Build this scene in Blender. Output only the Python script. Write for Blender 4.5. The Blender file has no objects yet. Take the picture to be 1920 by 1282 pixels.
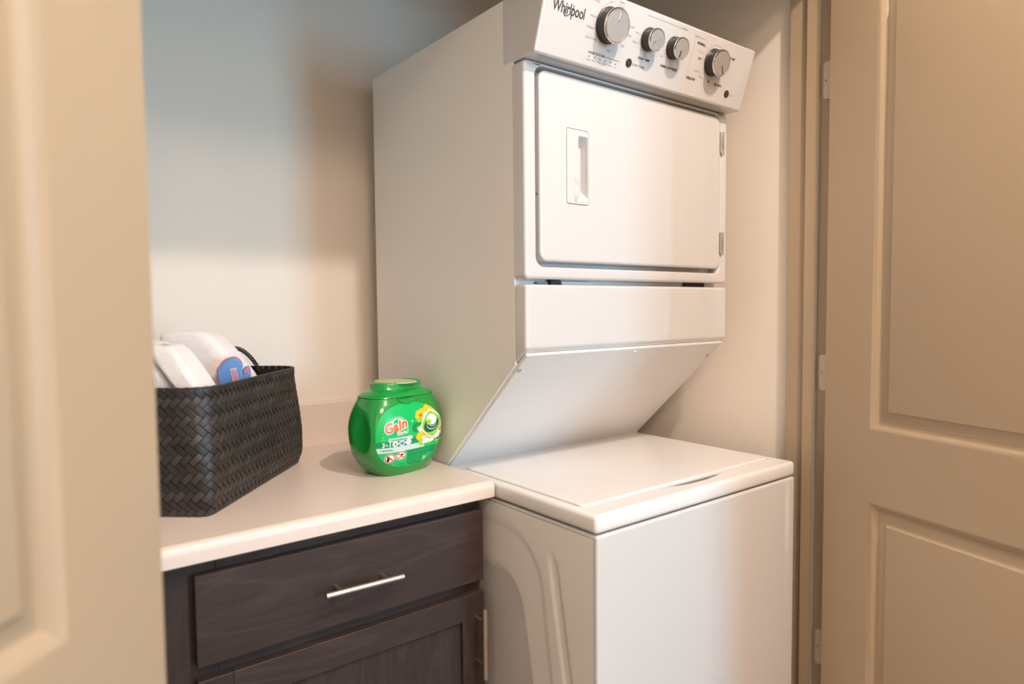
import bpy, bmesh, math, random
from mathutils import Vector, Matrix
random.seed(7)
SC = bpy.context.scene
COL = SC.collection

# ------------------------------------------------------------------ camera
cam_d = bpy.data.cameras.new('camera')
cam = bpy.data.objects.new('camera', cam_d)
COL.objects.link(cam)
SC.camera = cam
FW = Vector((0.61315, 0.78818, -0.05308)); RT = Vector((0.78894, -0.61439, -0.00951)); UP = Vector((0.04010, 0.03605, 0.99855))
CAMLOC = Vector((-0.87797, -0.87805, 1.30166))
cam.matrix_world = Matrix(((RT.x, UP.x, -FW.x, CAMLOC.x), (RT.y, UP.y, -FW.y, CAMLOC.y), (RT.z, UP.z, -FW.z, CAMLOC.z), (0, 0, 0, 1)))
cam_d.sensor_width = 36.0
cam_d.lens = 36.0 * 1257.94 / 1920.0
cam_d.clip_start = 0.02
cam_d.dof.use_dof = True
cam_d.dof.focus_distance = 1.50
cam_d.dof.aperture_fstop = 2.0

# ------------------------------------------------------------------ world, lights, exposure
w = bpy.data.worlds.new('world'); SC.world = w; w.use_nodes = True
w.node_tree.nodes['Background'].inputs[0].default_value = (0.75, 0.85, 1.0, 1)
w.node_tree.nodes['Background'].inputs[1].default_value = 0.0
SC.view_settings.view_transform = 'Standard'
SC.view_settings.look = 'None'
SC.view_settings.gamma = 1.0
SC.view_settings.use_curve_mapping = False
SC.view_settings.exposure = 0.12

def light(name, kind, loc, power, color, **kw):
    d = bpy.data.lights.new(name, kind); d.energy = power; d.color = color
    o = bpy.data.objects.new(name, d); COL.objects.link(o); o.location = loc
    for k, v in kw.items():
        setattr(d, k, v)
    return o
# the hall's ceiling lamp (warm) and the daylight through the hall window (cool)
LAMP = Vector((0.03, -1.30, 2.985))
lamp = light('lamp_light', 'POINT', LAMP, 113, (1.0, 0.83, 0.73), shadow_soft_size=0.04)
WIN = Vector((1.05, -4.16, 1.45))
win = light('window_daylight', 'AREA', WIN, 93, (0.34, 0.70, 1.0), shape='RECTANGLE', size=0.65, size_y=1.5)
win.rotation_euler = (math.radians(90), 0, 0)
# added wide soft fill below the hall ceiling to lift the ambient, no fixture
soft = light('hall_fill_light', 'AREA', (-0.9, -2.3, 3.0), 56, (1.0, 0.71, 0.54), shape='DISK', size=0.9)

# ------------------------------------------------------------------ materials
def mat(name, color, rough=0.5, metal=0.0, coat=0.0, noise=0.0, nscale=40.0, bump=0.0, bscale=300.0, spec=0.5, rand=0.0, island=False, sheen=0.0):
    m = bpy.data.materials.new(name); m.use_nodes = True
    nt = m.node_tree; b = nt.nodes['Principled BSDF']
    b.inputs['Base Color'].default_value = (*color, 1)
    b.inputs['Roughness'].default_value = rough
    b.inputs['Metallic'].default_value = metal
    b.inputs['Coat Weight'].default_value = coat
    b.inputs['Coat Roughness'].default_value = 0.08
    b.inputs['Specular IOR Level'].default_value = spec
    if sheen: b.inputs['Sheen Weight'].default_value = sheen
    tc = nt.nodes.new('ShaderNodeTexCoord')
    if noise or rand:
        n = nt.nodes.new('ShaderNodeTexNoise'); n.inputs['Scale'].default_value = nscale; n.inputs['Detail'].default_value = 4
        nt.links.new(tc.outputs['Object'], n.inputs['Vector'])
        mr = nt.nodes.new('ShaderNodeMapRange')
        mr.inputs['To Min'].default_value = 1 - noise; mr.inputs['To Max'].default_value = 1 + noise
        nt.links.new(n.outputs['Fac'], mr.inputs['Value'])
        val = mr.outputs[0]
        if rand:
            if island:
                g = nt.nodes.new('ShaderNodeNewGeometry'); src = g.outputs['Random Per Island']
            else:
                g = nt.nodes.new('ShaderNodeObjectInfo'); src = g.outputs['Random']
            m2 = nt.nodes.new('ShaderNodeMapRange'); m2.inputs['To Min'].default_value = 1 - rand; m2.inputs['To Max'].default_value = 1 + rand
            nt.links.new(src, m2.inputs['Value'])
            mu = nt.nodes.new('ShaderNodeMath'); mu.operation = 'MULTIPLY'
            nt.links.new(val, mu.inputs[0]); nt.links.new(m2.outputs[0], mu.inputs[1]); val = mu.outputs[0]
        vm = nt.nodes.new('ShaderNodeVectorMath'); vm.operation = 'SCALE'
        vm.inputs[0].default_value = color
        nt.links.new(val, vm.inputs['Scale'])
        nt.links.new(vm.outputs[0], b.inputs['Base Color'])
    if bump:
        n = nt.nodes.new('ShaderNodeTexNoise'); n.inputs['Scale'].default_value = bscale; n.inputs['Detail'].default_value = 3
        nt.links.new(tc.outputs['Object'], n.inputs['Vector'])
        bp = nt.nodes.new('ShaderNodeBump'); bp.inputs['Strength'].default_value = bump; bp.inputs['Distance'].default_value = 0.001
        nt.links.new(n.outputs['Fac'], bp.inputs['Height']); nt.links.new(bp.outputs[0], b.inputs['Normal'])
    return m

def wood(name, dark, light_, axis):
    m = bpy.data.materials.new(name); m.use_nodes = True
    nt = m.node_tree; b = nt.nodes['Principled BSDF']
    tc = nt.nodes.new('ShaderNodeTexCoord'); mp = nt.nodes.new('ShaderNodeMapping')
    sc = [9.0, 9.0, 9.0]; sc[axis] = 1.6
    mp.inputs['Scale'].default_value = sc
    nt.links.new(tc.outputs['Object'], mp.inputs['Vector'])
    n1 = nt.nodes.new('ShaderNodeTexNoise'); n1.inputs['Scale'].default_value = 1.3; n1.inputs['Detail'].default_value = 2; n1.inputs['Distortion'].default_value = 0.4
    nt.links.new(mp.outputs[0], n1.inputs['Vector'])
    m1 = nt.nodes.new('ShaderNodeMath'); m1.operation = 'MULTIPLY'; m1.inputs[1].default_value = 16.0
    nt.links.new(n1.outputs['Fac'], m1.inputs[0])
    s1 = nt.nodes.new('ShaderNodeMath'); s1.operation = 'SINE'; nt.links.new(m1.outputs[0], s1.inputs[0])
    pw = nt.nodes.new('ShaderNodeMapRange'); pw.inputs['From Min'].default_value = 0.86; pw.inputs['From Max'].default_value = 1.0; pw.inputs['To Max'].default_value = 0.30
    nt.links.new(s1.outputs[0], pw.inputs['Value'])
    mp2 = nt.nodes.new('ShaderNodeMapping'); sc2 = [260.0, 260.0, 260.0]; sc2[axis] = 14.0; mp2.inputs['Scale'].default_value = sc2
    nt.links.new(tc.outputs['Object'], mp2.inputs['Vector'])
    n2 = nt.nodes.new('ShaderNodeTexNoise'); n2.inputs['Scale'].default_value = 1.0; n2.inputs['Detail'].default_value = 3
    nt.links.new(mp2.outputs[0], n2.inputs['Vector'])
    ad = nt.nodes.new('ShaderNodeMath'); ad.operation = 'MULTIPLY_ADD'; ad.inputs[1].default_value = 0.8; ad.use_clamp = True
    nt.links.new(n2.outputs['Fac'], ad.inputs[0]); nt.links.new(pw.outputs[0], ad.inputs[2])
    mx = nt.nodes.new('ShaderNodeMix'); mx.data_type = 'RGBA'
    mx.inputs['A'].default_value = (*dark, 1); mx.inputs['B'].default_value = (*light_, 1)
    nt.links.new(ad.outputs[0], mx.inputs['Factor']); nt.links.new(mx.outputs['Result'], b.inputs['Base Color'])
    b.inputs['Roughness'].default_value = 0.45
    b.inputs['Specular IOR Level'].default_value = 0.28
    bp = nt.nodes.new('ShaderNodeBump'); bp.inputs['Strength'].default_value = 0.15; bp.inputs['Distance'].default_value = 0.0006
    nt.links.new(n2.outputs['Fac'], bp.inputs['Height']); nt.links.new(bp.outputs[0], b.inputs['Normal'])
    return m

M_WALL = mat('wall_paint', (0.82, 0.75, 0.655), 0.62, bump=0.25, bscale=420)
M_TRIM = mat('trim_paint', (0.38, 0.29, 0.19), 0.42, bump=0.10, bscale=250)
M_DOOR = mat('door_paint', (0.40, 0.305, 0.20), 0.46, bump=0.12, bscale=350)
M_CEIL = mat('ceiling_paint', (0.78, 0.76, 0.72), 0.8, bump=0.3, bscale=200)
M_FLOOR = wood('floor_planks', (0.16, 0.11, 0.07), (0.30, 0.22, 0.15), 1)
M_ENAM = mat('white_enamel', (0.635, 0.63, 0.62), 0.14, coat=0.8)
M_SIDE = mat('white_side_enamel', (0.86, 0.84, 0.80), 0.38, bump=0.08, bscale=900)
M_PLAS = mat('white_plastic', (0.78, 0.77, 0.755), 0.26)
M_DARKGAP = mat('dark_gap', (0.03, 0.03, 0.035), 0.6)
M_GASKET = mat('grey_gasket', (0.30, 0.32, 0.35), 0.6)
M_KNOBB = mat('black_knob_plastic', (0.022, 0.019, 0.018), 0.38)
M_STEEL = mat('satin_knob_metal', (0.46, 0.45, 0.43), 0.38, metal=0.45)
M_STEELR = mat('bright_ring_metal', (0.78, 0.74, 0.68), 0.16, metal=1.0)
M_NICK = mat('brushed_nickel', (0.60, 0.53, 0.46), 0.36, metal=1.0)
M_INK = mat('dark_ink', (0.035, 0.035, 0.04), 0.5)
M_INKG = mat('grey_ink', (0.33, 0.32, 0.32), 0.5)
M_BTN = mat('dark_button', (0.04, 0.04, 0.035), 0.3)
M_COUNTER = mat('laminate', (0.75, 0.65, 0.57), 0.36, noise=0.03, nscale=900)
M_WOODX = wood('stained_wood_horizontal', (0.026, 0.0165, 0.0145), (0.062, 0.042, 0.036), 0)
M_WOODZ = wood('stained_wood_vertical', (0.024, 0.0155, 0.0135), (0.056, 0.038, 0.033), 2)
M_CARC = mat('cabinet_box', (0.022, 0.018, 0.019), 0.5)
M_GREEN = mat('green_plastic', (0.006, 0.26, 0.035), 0.17, coat=0.6)
M_GREENC = mat('green_cap_plastic', (0.004, 0.30, 0.045), 0.2, coat=0.5)
M_LABEL = mat('label_green', (0.0, 0.50, 0.12), 0.32)
M_LABELD = mat('label_dark_green', (0.0, 0.26, 0.075), 0.35)
M_LPRINT = mat('label_fine_print', (0.0, 0.16, 0.06), 0.4)
M_LWHITE = mat('label_white', (0.80, 0.84, 0.80), 0.35)
M_LGREY = mat('label_pale_grey', (0.55, 0.70, 0.66), 0.35)
M_LORANGE = mat('label_orange', (0.87, 0.16, 0.02), 0.35)
M_LYELLOW = mat('label_yellow', (0.90, 0.55, 0.02), 0.35)
M_LRED = mat('label_red', (0.72, 0.03, 0.02), 0.35)
M_LBLACK = mat('label_black', (0.01, 0.015, 0.012), 0.4)
M_LTEAL = mat('label_teal', (0.0, 0.10, 0.075), 0.3)
M_LLIME = mat('label_lime', (0.30, 0.62, 0.05), 0.35)
M_LPINK = mat('label_pinkish', (0.8, 0.62, 0.62), 0.35)
M_LID = mat('cap_disc_print', (0.55, 0.62, 0.35), 0.35, noise=0.35, nscale=90)
M_WEAVE = mat('black_brown_strap', (0.036, 0.029, 0.0245), 0.46, noise=0.25, nscale=120, rand=0.35, bump=0.2, bscale=500)  # colour lightened to stand in for the sheen of one weave direction
M_WEAVE_DIM = mat('strap_dim_sheen', (0.021, 0.0165, 0.0145), 0.46, noise=0.25, nscale=120, rand=0.35, bump=0.2, bscale=500)  # same strap; the weaker sheen of the crossing direction is painted in darker
M_WEAVEI = mat('black_brown_strap_rest', (0.030, 0.024, 0.020), 0.42, noise=0.25, nscale=120, rand=0.35, island=True)
M_WEAVEB = mat('basket_lining', (0.010, 0.009, 0.008), 0.7)
M_TOWEL = mat('white_terry', (0.84, 0.81, 0.79), 0.95, noise=0.05, nscale=260, bump=1.0, bscale=420, sheen=0.4)
M_BLUE = mat('blue_plastic', (0.11, 0.26, 0.56), 0.25, noise=0.25, nscale=18)
M_PINK = mat('pink_plastic', (0.62, 0.16, 0.24), 0.3)
M_PALE = mat('pale_plastic', (0.55, 0.46, 0.55), 0.4)
M_DHINGE = mat('zinc_hinge', (0.46, 0.46, 0.41), 0.35, metal=0.6)
M_HINGE = mat('painted_hinge', (0.62, 0.53, 0.42), 0.35)

# ------------------------------------------------------------------ helpers
def link(name, me, m=None, parent=None, smooth=True, angle=35, wn=False):
    me.name = name
    o = bpy.data.objects.new(name, me); COL.objects.link(o)
    if m: me.materials.append(m)
    if smooth:
        me.shade_smooth()
        me.set_sharp_from_angle(angle=math.radians(angle))
    if wn:
        md = o.modifiers.new('weighted', 'WEIGHTED_NORMAL'); md.keep_sharp = True
    if parent: o.parent = parent
    return o
def mesh(name, vs, fs, m=None, parent=None, **kw):
    me = bpy.data.meshes.new(name); me.from_pydata([tuple(v) for v in vs], [], fs); me.update()
    return link(name, me, m, parent, **kw)
def from_bm(name, bm, m=None, parent=None, fix=True, **kw):
    if fix: bmesh.ops.recalc_face_normals(bm, faces=bm.faces)
    me = bpy.data.meshes.new(name); bm.to_mesh(me); bm.free()
    return link(name, me, m, parent, **kw)
def bm_box(bm, lo, hi, bev=0.0, seg=2):
    r = bmesh.ops.create_cube(bm, size=1.0)
    vs = r['verts']
    for v in vs:
        v.co = Vector([(lo[i] + hi[i]) / 2 + v.co[i] * (hi[i] - lo[i]) for i in range(3)])
    if bev:
        es = list({e for v in vs for e in v.link_edges})
        bmesh.ops.bevel(bm, geom=es, offset=bev, segments=seg, profile=0.5, affect='EDGES')
def box(name, lo, hi, m, parent=None, bev=0.0, seg=2):
    bm = bmesh.new(); bm_box(bm, lo, hi, bev, seg)
    return from_bm(name, bm, m, parent, wn=bev > 0)
def prism(name, poly, x0, x1, m, parent=None, bev=0.0, seg=3, axis=0):
    """poly of (a,b) extruded along axis 0 (a=y,b=z) or axis 1 (a=x,b=z) or axis 2 (a=x,b=y)"""
    def P(a, b, c):
        return {0: (c, a, b), 1: (a, c, b), 2: (a, b, c)}[axis]
    bm = bmesh.new(); n = len(poly)
    A = [bm.verts.new(P(a, b, x0)) for a, b in poly]; B = [bm.verts.new(P(a, b, x1)) for a, b in poly]
    bm.faces.new(A); bm.faces.new(B[::-1])
    for i in range(n): bm.faces.new((A[i], B[i], B[(i + 1) % n], A[(i + 1) % n]))
    bmesh.ops.recalc_face_normals(bm, faces=bm.faces)
    if bev: bmesh.ops.bevel(bm, geom=list(bm.edges), offset=bev, segments=seg, profile=0.5, affect='EDGES', clamp_overlap=True)
    return from_bm(name, bm, m, parent, wn=bev > 0)
def rr(x0, x1, z0, z1, r, y, n=6):
    r = max(min(r, (x1 - x0) / 2 - 1e-5, (z1 - z0) / 2 - 1e-5), 1e-5)
    out = []
    for cx, cz, a0 in ((x1 - r, z1 - r, 0), (x0 + r, z1 - r, 90), (x0 + r, z0 + r, 180), (x1 - r, z0 + r, 270)):
        for k in range(n + 1):
            a = math.radians(a0 + 90 * k / n)
            out.append((cx + r * math.cos(a), y, cz + r * math.sin(a)))
    return out
def loft(name, loops, m, parent=None, cap0=False, cap1=True, angle=40, fn=None, wn=True):
    bm = bmesh.new(); L = []
    for lp in loops:
        L.append([bm.verts.new(fn(p) if fn else p) for p in lp])
    n = len(L[0])
    for a, b in zip(L, L[1:]):
        for i in range(n): bm.faces.new((a[i], a[(i + 1) % n], b[(i + 1) % n], b[i]))
    if cap0: bm.faces.new(L[0][::-1])
    if cap1: bm.faces.new(L[-1])
    return from_bm(name, bm, m, parent, angle=angle, wn=wn)
def tube(name, pts, r, m, parent=None, n=12, closed=False):
    pts = [Vector(p) for p in pts]; bm = bmesh.new(); rings = []; up = Vector((0.123, 0.31, 0.94))
    N = len(pts)
    for i, p in enumerate(pts):
        a = pts[(i - 1) % N] if (closed or i > 0) else p
        b = pts[(i + 1) % N] if (closed or i < N - 1) else p
        t = (b - a).normalized(); s = t.cross(up).normalized(); u = s.cross(t)
        rad = r[i] if isinstance(r, (list, tuple)) else r
        rings.append([bm.verts.new(p + (s * math.cos(2 * math.pi * k / n) + u * math.sin(2 * math.pi * k / n)) * rad) for k in range(n)])
    for i in range(N if closed else N - 1):
        a, b = rings[i], rings[(i + 1) % N]
        for k in range(n): bm.faces.new((a[k], a[(k + 1) % n], b[(k + 1) % n], b[k]))
    if not closed: bm.faces.new(rings[0][::-1]); bm.faces.new(rings[-1])
    return from_bm(name, bm, m, parent)
def lathe(name, prof, mtx, m, parent=None, n=48, angle=30):
    """prof list of (r, h); mtx maps local (x,y,h) to world"""
    bm = bmesh.new(); rings = []
    for r, h in prof:
        if r < 1e-6: rings.append([bm.verts.new(mtx @ Vector((0, 0, h)))])
        else: rings.append([bm.verts.new(mtx @ Vector((r * math.cos(2 * math.pi * k / n), r * math.sin(2 * math.pi * k / n), h))) for k in range(n)])
    for a, b in zip(rings, rings[1:]):
        for k in range(n):
            k2 = (k + 1) % n
            if len(a) == 1 and len(b) == 1: continue
            if len(b) == 1: bm.faces.new((a[k], a[k2], b[0]))
            elif len(a) == 1: bm.faces.new((a[0], b[k2], b[k]))
            else: bm.faces.new((a[k], a[k2], b[k2], b[k]))
    return from_bm(name, bm, m, parent, angle=angle)
def empty(name, loc=(0, 0, 0)):
    o = bpy.data.objects.new(name, None); COL.objects.link(o); o.location = loc; o.empty_display_size = 0.1
    return o
def keep(children_parent):
    """children were built in world coordinates: cancel the parent's transform"""
    bpy.context.view_layer.update()
    for c in children_parent.children:
        c.matrix_parent_inverse = children_parent.matrix_world.inverted()
def tag(o, label, cat, group=None):
    o['label'] = label; o['category'] = cat
    if group: o['group'] = group
def structure(o, label=None):
    o['kind'] = 'structure'
    if label: o['label'] = label
    return o
def text_mesh(body, size, bold=0.0, shear=0.0, spacing=1.0, align='CENTER', yscale=1.0):
    cu = bpy.data.curves.new('t', 'FONT'); cu.body = body; cu.size = size; cu.offset = bold; cu.shear = shear
    cu.space_character = spacing; cu.align_x = align; cu.align_y = 'CENTER'; cu.resolution_u = 3
    ob = bpy.data.objects.new('t', cu); COL.objects.link(ob)
    bpy.context.view_layer.update()
    dg = bpy.context.evaluated_depsgraph_get()
    me = bpy.data.meshes.new_from_object(ob.evaluated_get(dg))
    vs = [(v.co.x, v.co.y * yscale) for v in me.vertices]; fs = [tuple(p.vertices) for p in me.polygons]
    bpy.data.objects.remove(ob); bpy.data.curves.remove(cu); bpy.data.meshes.remove(me)
    return vs, fs

# ------------------------------------------------------------------ room shell
XR, XL = 0.797, -0.80          # closet side walls
YB = 0.965                    # closet back wall
JR, JL = 0.775, -0.760        # jamb faces
YH = -0.047                   # hall face of the closet's front wall
HEAD = 2.13
CZ = 3.05
HX0, HX1, HY = -2.3, 2.4, -4.25
def wall(name, lo, hi, m=M_WALL, label=None):
    return structure(box(name, lo, hi, m), label)
wall('wall_back', (XL - 0.1, YB, 0), (XR + 0.1, YB + 0.1, CZ), label='beige painted back wall of the laundry closet')
wall('wall_right', (XR, 0.071, 0), (XR + 0.1, YB, CZ), label='beige painted right side wall of the closet')
wall('wall_left', (XL - 0.1, 0.071, 0), (XL, YB, CZ))
# front wall of the closet, seen from the hall
bmw = bmesh.new()
bm_box(bmw, (JR + 0.018, YH, 0), (HX1, 0.071, CZ)); bm_box(bmw, (HX0, YH, 0), (JL - 0.018, 0.071, CZ)); bm_box(bmw, (JL - 0.018, YH, HEAD + 0.018), (JR + 0.018, 0.071, CZ))
structure(from_bm('wall_front', bmw, M_WALL), 'hall wall around the closet doorway')
bmh = bmesh.new()
bm_box(bmh, (HX0 - 0.1, HY - 0.1, 0), (HX0, YH + 0.1, CZ))
structure(from_bm('wall_hall_left', bmh, M_WALL))
bmh = bmesh.new(); bm_box(bmh, (HX1, HY - 0.1, 0), (HX1 + 0.1, YH + 0.1, CZ))
structure(from_bm('wall_hall_right', bmh, M_WALL))
WX0, WX1, WZ0, WZ1 = WIN.x - 0.30, WIN.x + 0.30, 0.65, 2.25
bmh = bmesh.new()
bm_box(bmh, (HX0, HY - 0.1, 0), (WX0, HY, CZ)); bm_box(bmh, (WX1, HY - 0.1, 0), (HX1, HY, CZ))
bm_box(bmh, (WX0, HY - 0.1, 0), (WX1, HY, WZ0)); bm_box(bmh, (WX0, HY - 0.1, WZ1), (WX1, HY, CZ))
structure(from_bm('wall_hall_far', bmh, M_WALL))
structure(box('floor', (HX0, HY, -0.05), (HX1, YB, 0), M_FLOOR))
structure(box('ceiling', (HX0, HY, CZ), (HX1, YB, CZ + 0.05), M_CEIL))
# hall window
wf = structure(empty('window_1', (WIN.x, HY, WZ0)))
for nm, lo, hi in (('frame', (WX0, HY - 0.06, WZ0), (WX0 + 0.03, HY - 0.02, WZ1)), ('frame', (WX1 - 0.03, HY - 0.06, WZ0), (WX1, HY - 0.02, WZ1)),
                   ('frame', (WX0 + 0.03, HY - 0.06, WZ0), (WX1 - 0.03, HY - 0.02, WZ0 + 0.03)), ('frame', (WX0 + 0.03, HY - 0.06, WZ1 - 0.03), (WX1 - 0.03, HY - 0.02, WZ1))):
    box(nm, lo, hi, M_CEIL, wf)
keep(wf)
# jambs with stops
def jamb(name, side, label):
    x = JR if side > 0 else JL
    bm = bmesh.new()
    bm_box(bm, (min(x, x + side * 0.018), YH, 0), (max(x, x + side * 0.018), 0.071, HEAD + 0.018), 0.0015, 1)
    bm_box(bm, (min(x - side * 0.011, x), -0.012, 0), (max(x - side * 0.011, x), 0.020, HEAD), 0.002, 2)
    return structure(from_bm(name, bm, M_TRIM, wn=True), label)
jamb('trim_1', 1, 'tan painted door jamb with stop at the right of the closet')
jamb('trim_2', -1, 'tan painted door jamb at the left of the closet')
bm = bmesh.new()
bm_box(bm, (JL, YH, HEAD), (JR, 0.071, HEAD + 0.018), 0.0015, 1); bm_box(bm, (JL, -0.012, HEAD - 0.011), (JR, 0.020, HEAD), 0.002, 2)
structure(from_bm('trim_3', bm, M_TRIM, wn=True))
# casings on the hall side
cas = 0.005
bm = bmesh.new()
bm_box(bm, (JR + cas, YH - 0.014, 0), (JR + cas + 0.06, YH, HEAD + 0.065), 0.003)
bm_box(bm, (JL - cas - 0.06, YH - 0.014, 0), (JL - cas, YH, HEAD + 0.065), 0.003)
bm_box(bm, (JL - cas - 0.06, YH - 0.014, HEAD + 0.005), (JR + cas + 0.06, YH, HEAD + 0.065), 0.003)
structure(from_bm('trim_4', bm, M_TRIM, wn=True))
structure(box('baseboard_right', (XR - 0.012, 0.075, 0), (XR, YB, 0.09), M_TRIM, None, 0.003))

# ------------------------------------------------------------------ doors
PANELS = ((1.013, 1.996), (0.20, 0.845))
def door(name, px, py, sgn, rot, label):
    """leaf built closed: from the pivot it extends along sgn*-x ; local coordinates around the pivot"""
    LW, T, z0, z1 = 0.758, 0.035, 0.012, 2.115
    root = structure(empty(name, (px, py, 0)), label)
    root.rotation_euler = (0, 0, rot)
    # closed leaf: s from 0.011 (hinge edge) to LW ; y from 0.010 (hall face) to 0.045 (closet face)
    def X(s): return -sgn * s
    s0, s1 = 0.011, LW
    y0, y1 = 0.010, 0.045
    st = 0.128
    ss = [s0, s0 + st, s1 - st, s1]
    zs = [z0, PANELS[1][0], PANELS[1][1], PANELS[0][0], PANELS[0][1], z1]
    bm = bmesh.new()
    for y in (y0, y1):
        V = {}
        for i, s in enumerate(ss):
            for j, z in enumerate(zs): V[i, j] = bm.verts.new((X(s), y, z))
        for i in range(3):
            for j in range(5):
                if i == 1 and j in (1, 3): continue
                bm.faces.new((V[i, j], V[i + 1, j], V[i + 1, j + 1], V[i, j + 1]))
    def q(pts): bm.faces.new([bm.verts.new(p) for p in pts])
    q([(X(s0), y0, z0), (X(s0), y1, z0), (X(s0), y1, z1), (X(s0), y0, z1)])
    q([(X(s1), y0, z0), (X(s1), y1, z0), (X(s1), y1, z1), (X(s1), y0, z1)])
    q([(X(s0), y0, z1), (X(s1), y0, z1), (X(s1), y1, z1), (X(s0), y1, z1)])
    q([(X(s0), y0, z0), (X(s1), y0, z0), (X(s1), y1, z0), (X(s0), y1, z0)])
    bmesh.ops.remove_doubles(bm, verts=bm.verts, dist=1e-5)
    from_bm('door_leaf', bm, M_DOOR, root, angle=20)
    prof = ((0, 0), (0.003, 0.0010), (0.009, 0.0055), (0.013, 0.0075), (0.0145, 0.0085), (0.0175, 0.0120), (0.0205, 0.0122), (0.0245, 0.0108), (0.0400, 0.0060), (0.0460, 0.0006), (0.0485, 0.0002))
    for (pz0, pz1) in PANELS:
        bm = bmesh.new()
        for yf, dr in ((y1, -1), (y0, 1)):
            rings = []
            for ins, dp in prof:
                a, b = ss[1] + ins, ss[2] - ins; c, d = pz0 + ins, pz1 - ins
                rings.append([bm.verts.new((X(s), yf + dr * dp, z)) for s, z in ((a, c), (b, c), (b, d), (a, d))])
            for A, B in zip(rings, rings[1:]):
                for k in range(4): bm.faces.new((A[k], A[(k + 1) % 4], B[(k + 1) % 4], B[k]))
            bm.faces.new(rings[-1])
        o = from_bm('door_panel', bm, M_DOOR, root, angle=28, fix=False)
        # consistent normals are not needed for the closed painted panel
    # knob on the free stile
    mk = Matrix.Translation((X(LW - 0.06), y1, 0.96)) @ Matrix.Rotation(math.radians(-90), 4, 'X')
    lathe('door_knob', [(0.028, 0), (0.028, 0.005), (0.012, 0.008), (0.011, 0.03), (0.024, 0.038), (0.027, 0.05), (0.02, 0.06), (0, 0.062)], mk, M_NICK, root, 24)
    return root
ROT_R = math.radians(74)
ROT_L = math.radians(-135)
d1 = door('door_1', JR + 0.008, -0.057, 1, ROT_R, 'tan two-panel closet door swung open at the right')
d2 = door('door_2', JL - 0.008, -0.057, -1, ROT_L, 'tan two-panel closet door swung open at the left, nearest the camera')
# hinge leaves on the right jamb
def hinges(side, xj, pivot):
    for hz in (1.850, 1.128, 0.42):
        bm = bmesh.new()
        sg = -side
        y0, y1 = -0.050, -0.0205
        loops = []
        r = 0.008
        def lp(x):
            out = []
            for cy, cz, a0 in ((y1 - r, hz + 0.045 - r, 0), (y0 + 0.0005, hz + 0.045 - 0.0005, 90), (y0 + 0.0005, hz - 0.045 + 0.0005, 180), (y1 - r, hz - 0.045 + r, 270)):
                rr_ = r if a0 in (0, 270) else 0.0004
                for k in range(5):
                    a = math.radians(a0 + 90 * k / 4); out.append((x, cy + rr_ * math.cos(a), cz + rr_ * math.sin(a)))
            return out
        L = [[bm.verts.new(p) for p in lp(x)] for x in (xj + sg * 0.0002, xj + sg * 0.0028)]
        n = len(L[0])
        for i in range(n): bm.faces.new((L[0][i], L[0][(i + 1) % n], L[1][(i + 1) % n], L[1][i]))
        bm.faces.new(L[1])
        bm2 = bmesh.new()
        h = from_bm('hinge', bm, M_HINGE)
        h['kind'] = 'structure'
        h.parent = d1 if side > 0 else d2
        h.matrix_parent_inverse = (d1 if side > 0 else d2).matrix_world.inverted()
        sm = Matrix.Translation((xj + sg * 0.0028, -0.027, hz)) @ Matrix.Rotation(math.radians(90 * sg), 4, 'Y')
        s = lathe('screw', [(0.0032, 0), (0.0028, 0.0006), (0, 0.0006)], sm, M_TRIM, None, 12)
        s.parent = h
        kn = tube('knuckle', [(pivot[0], pivot[1], hz - 0.045), (pivot[0], pivot[1], hz + 0.045)], 0.006, M_HINGE)
        kn.parent = h
        for c in (s, kn):
            c.matrix_parent_inverse = h.matrix_world.inverted()
bpy.context.view_layer.update()
hinges(1, JR, (JR + 0.008, -0.060))
hinges(-1, JL, (JL - 0.008, -0.060))
for dd in (d1, d2):
    for c in dd.children:
        if c.name.startswith('hinge'):
            c.matrix_parent_inverse = dd.matrix_world.inverted()
            del c['kind']
            bpy.context.view_layer.update()
            for g in c.children: g.matrix_parent_inverse = c.matrix_world.inverted()

# ------------------------------------------------------------------ laundry centre
W = 0.700
lc = empty('laundry_center', (W / 2, 0.4, 0)); tag(lc, 'white stacked washer and dryer unit filling the right of the closet', 'washer dryer')
ZS, ZSB = 0.908, 0.872        # washer top slab
YD = 0.2026                   # dryer front
# washer cabinet: back, right and front as a beveled shell
washer = box('washer_cabinet', (0.0025, 0.0, 0.025), (W, 0.80, ZSB - 0.003), M_ENAM, lc, 0.006, 3)
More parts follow.
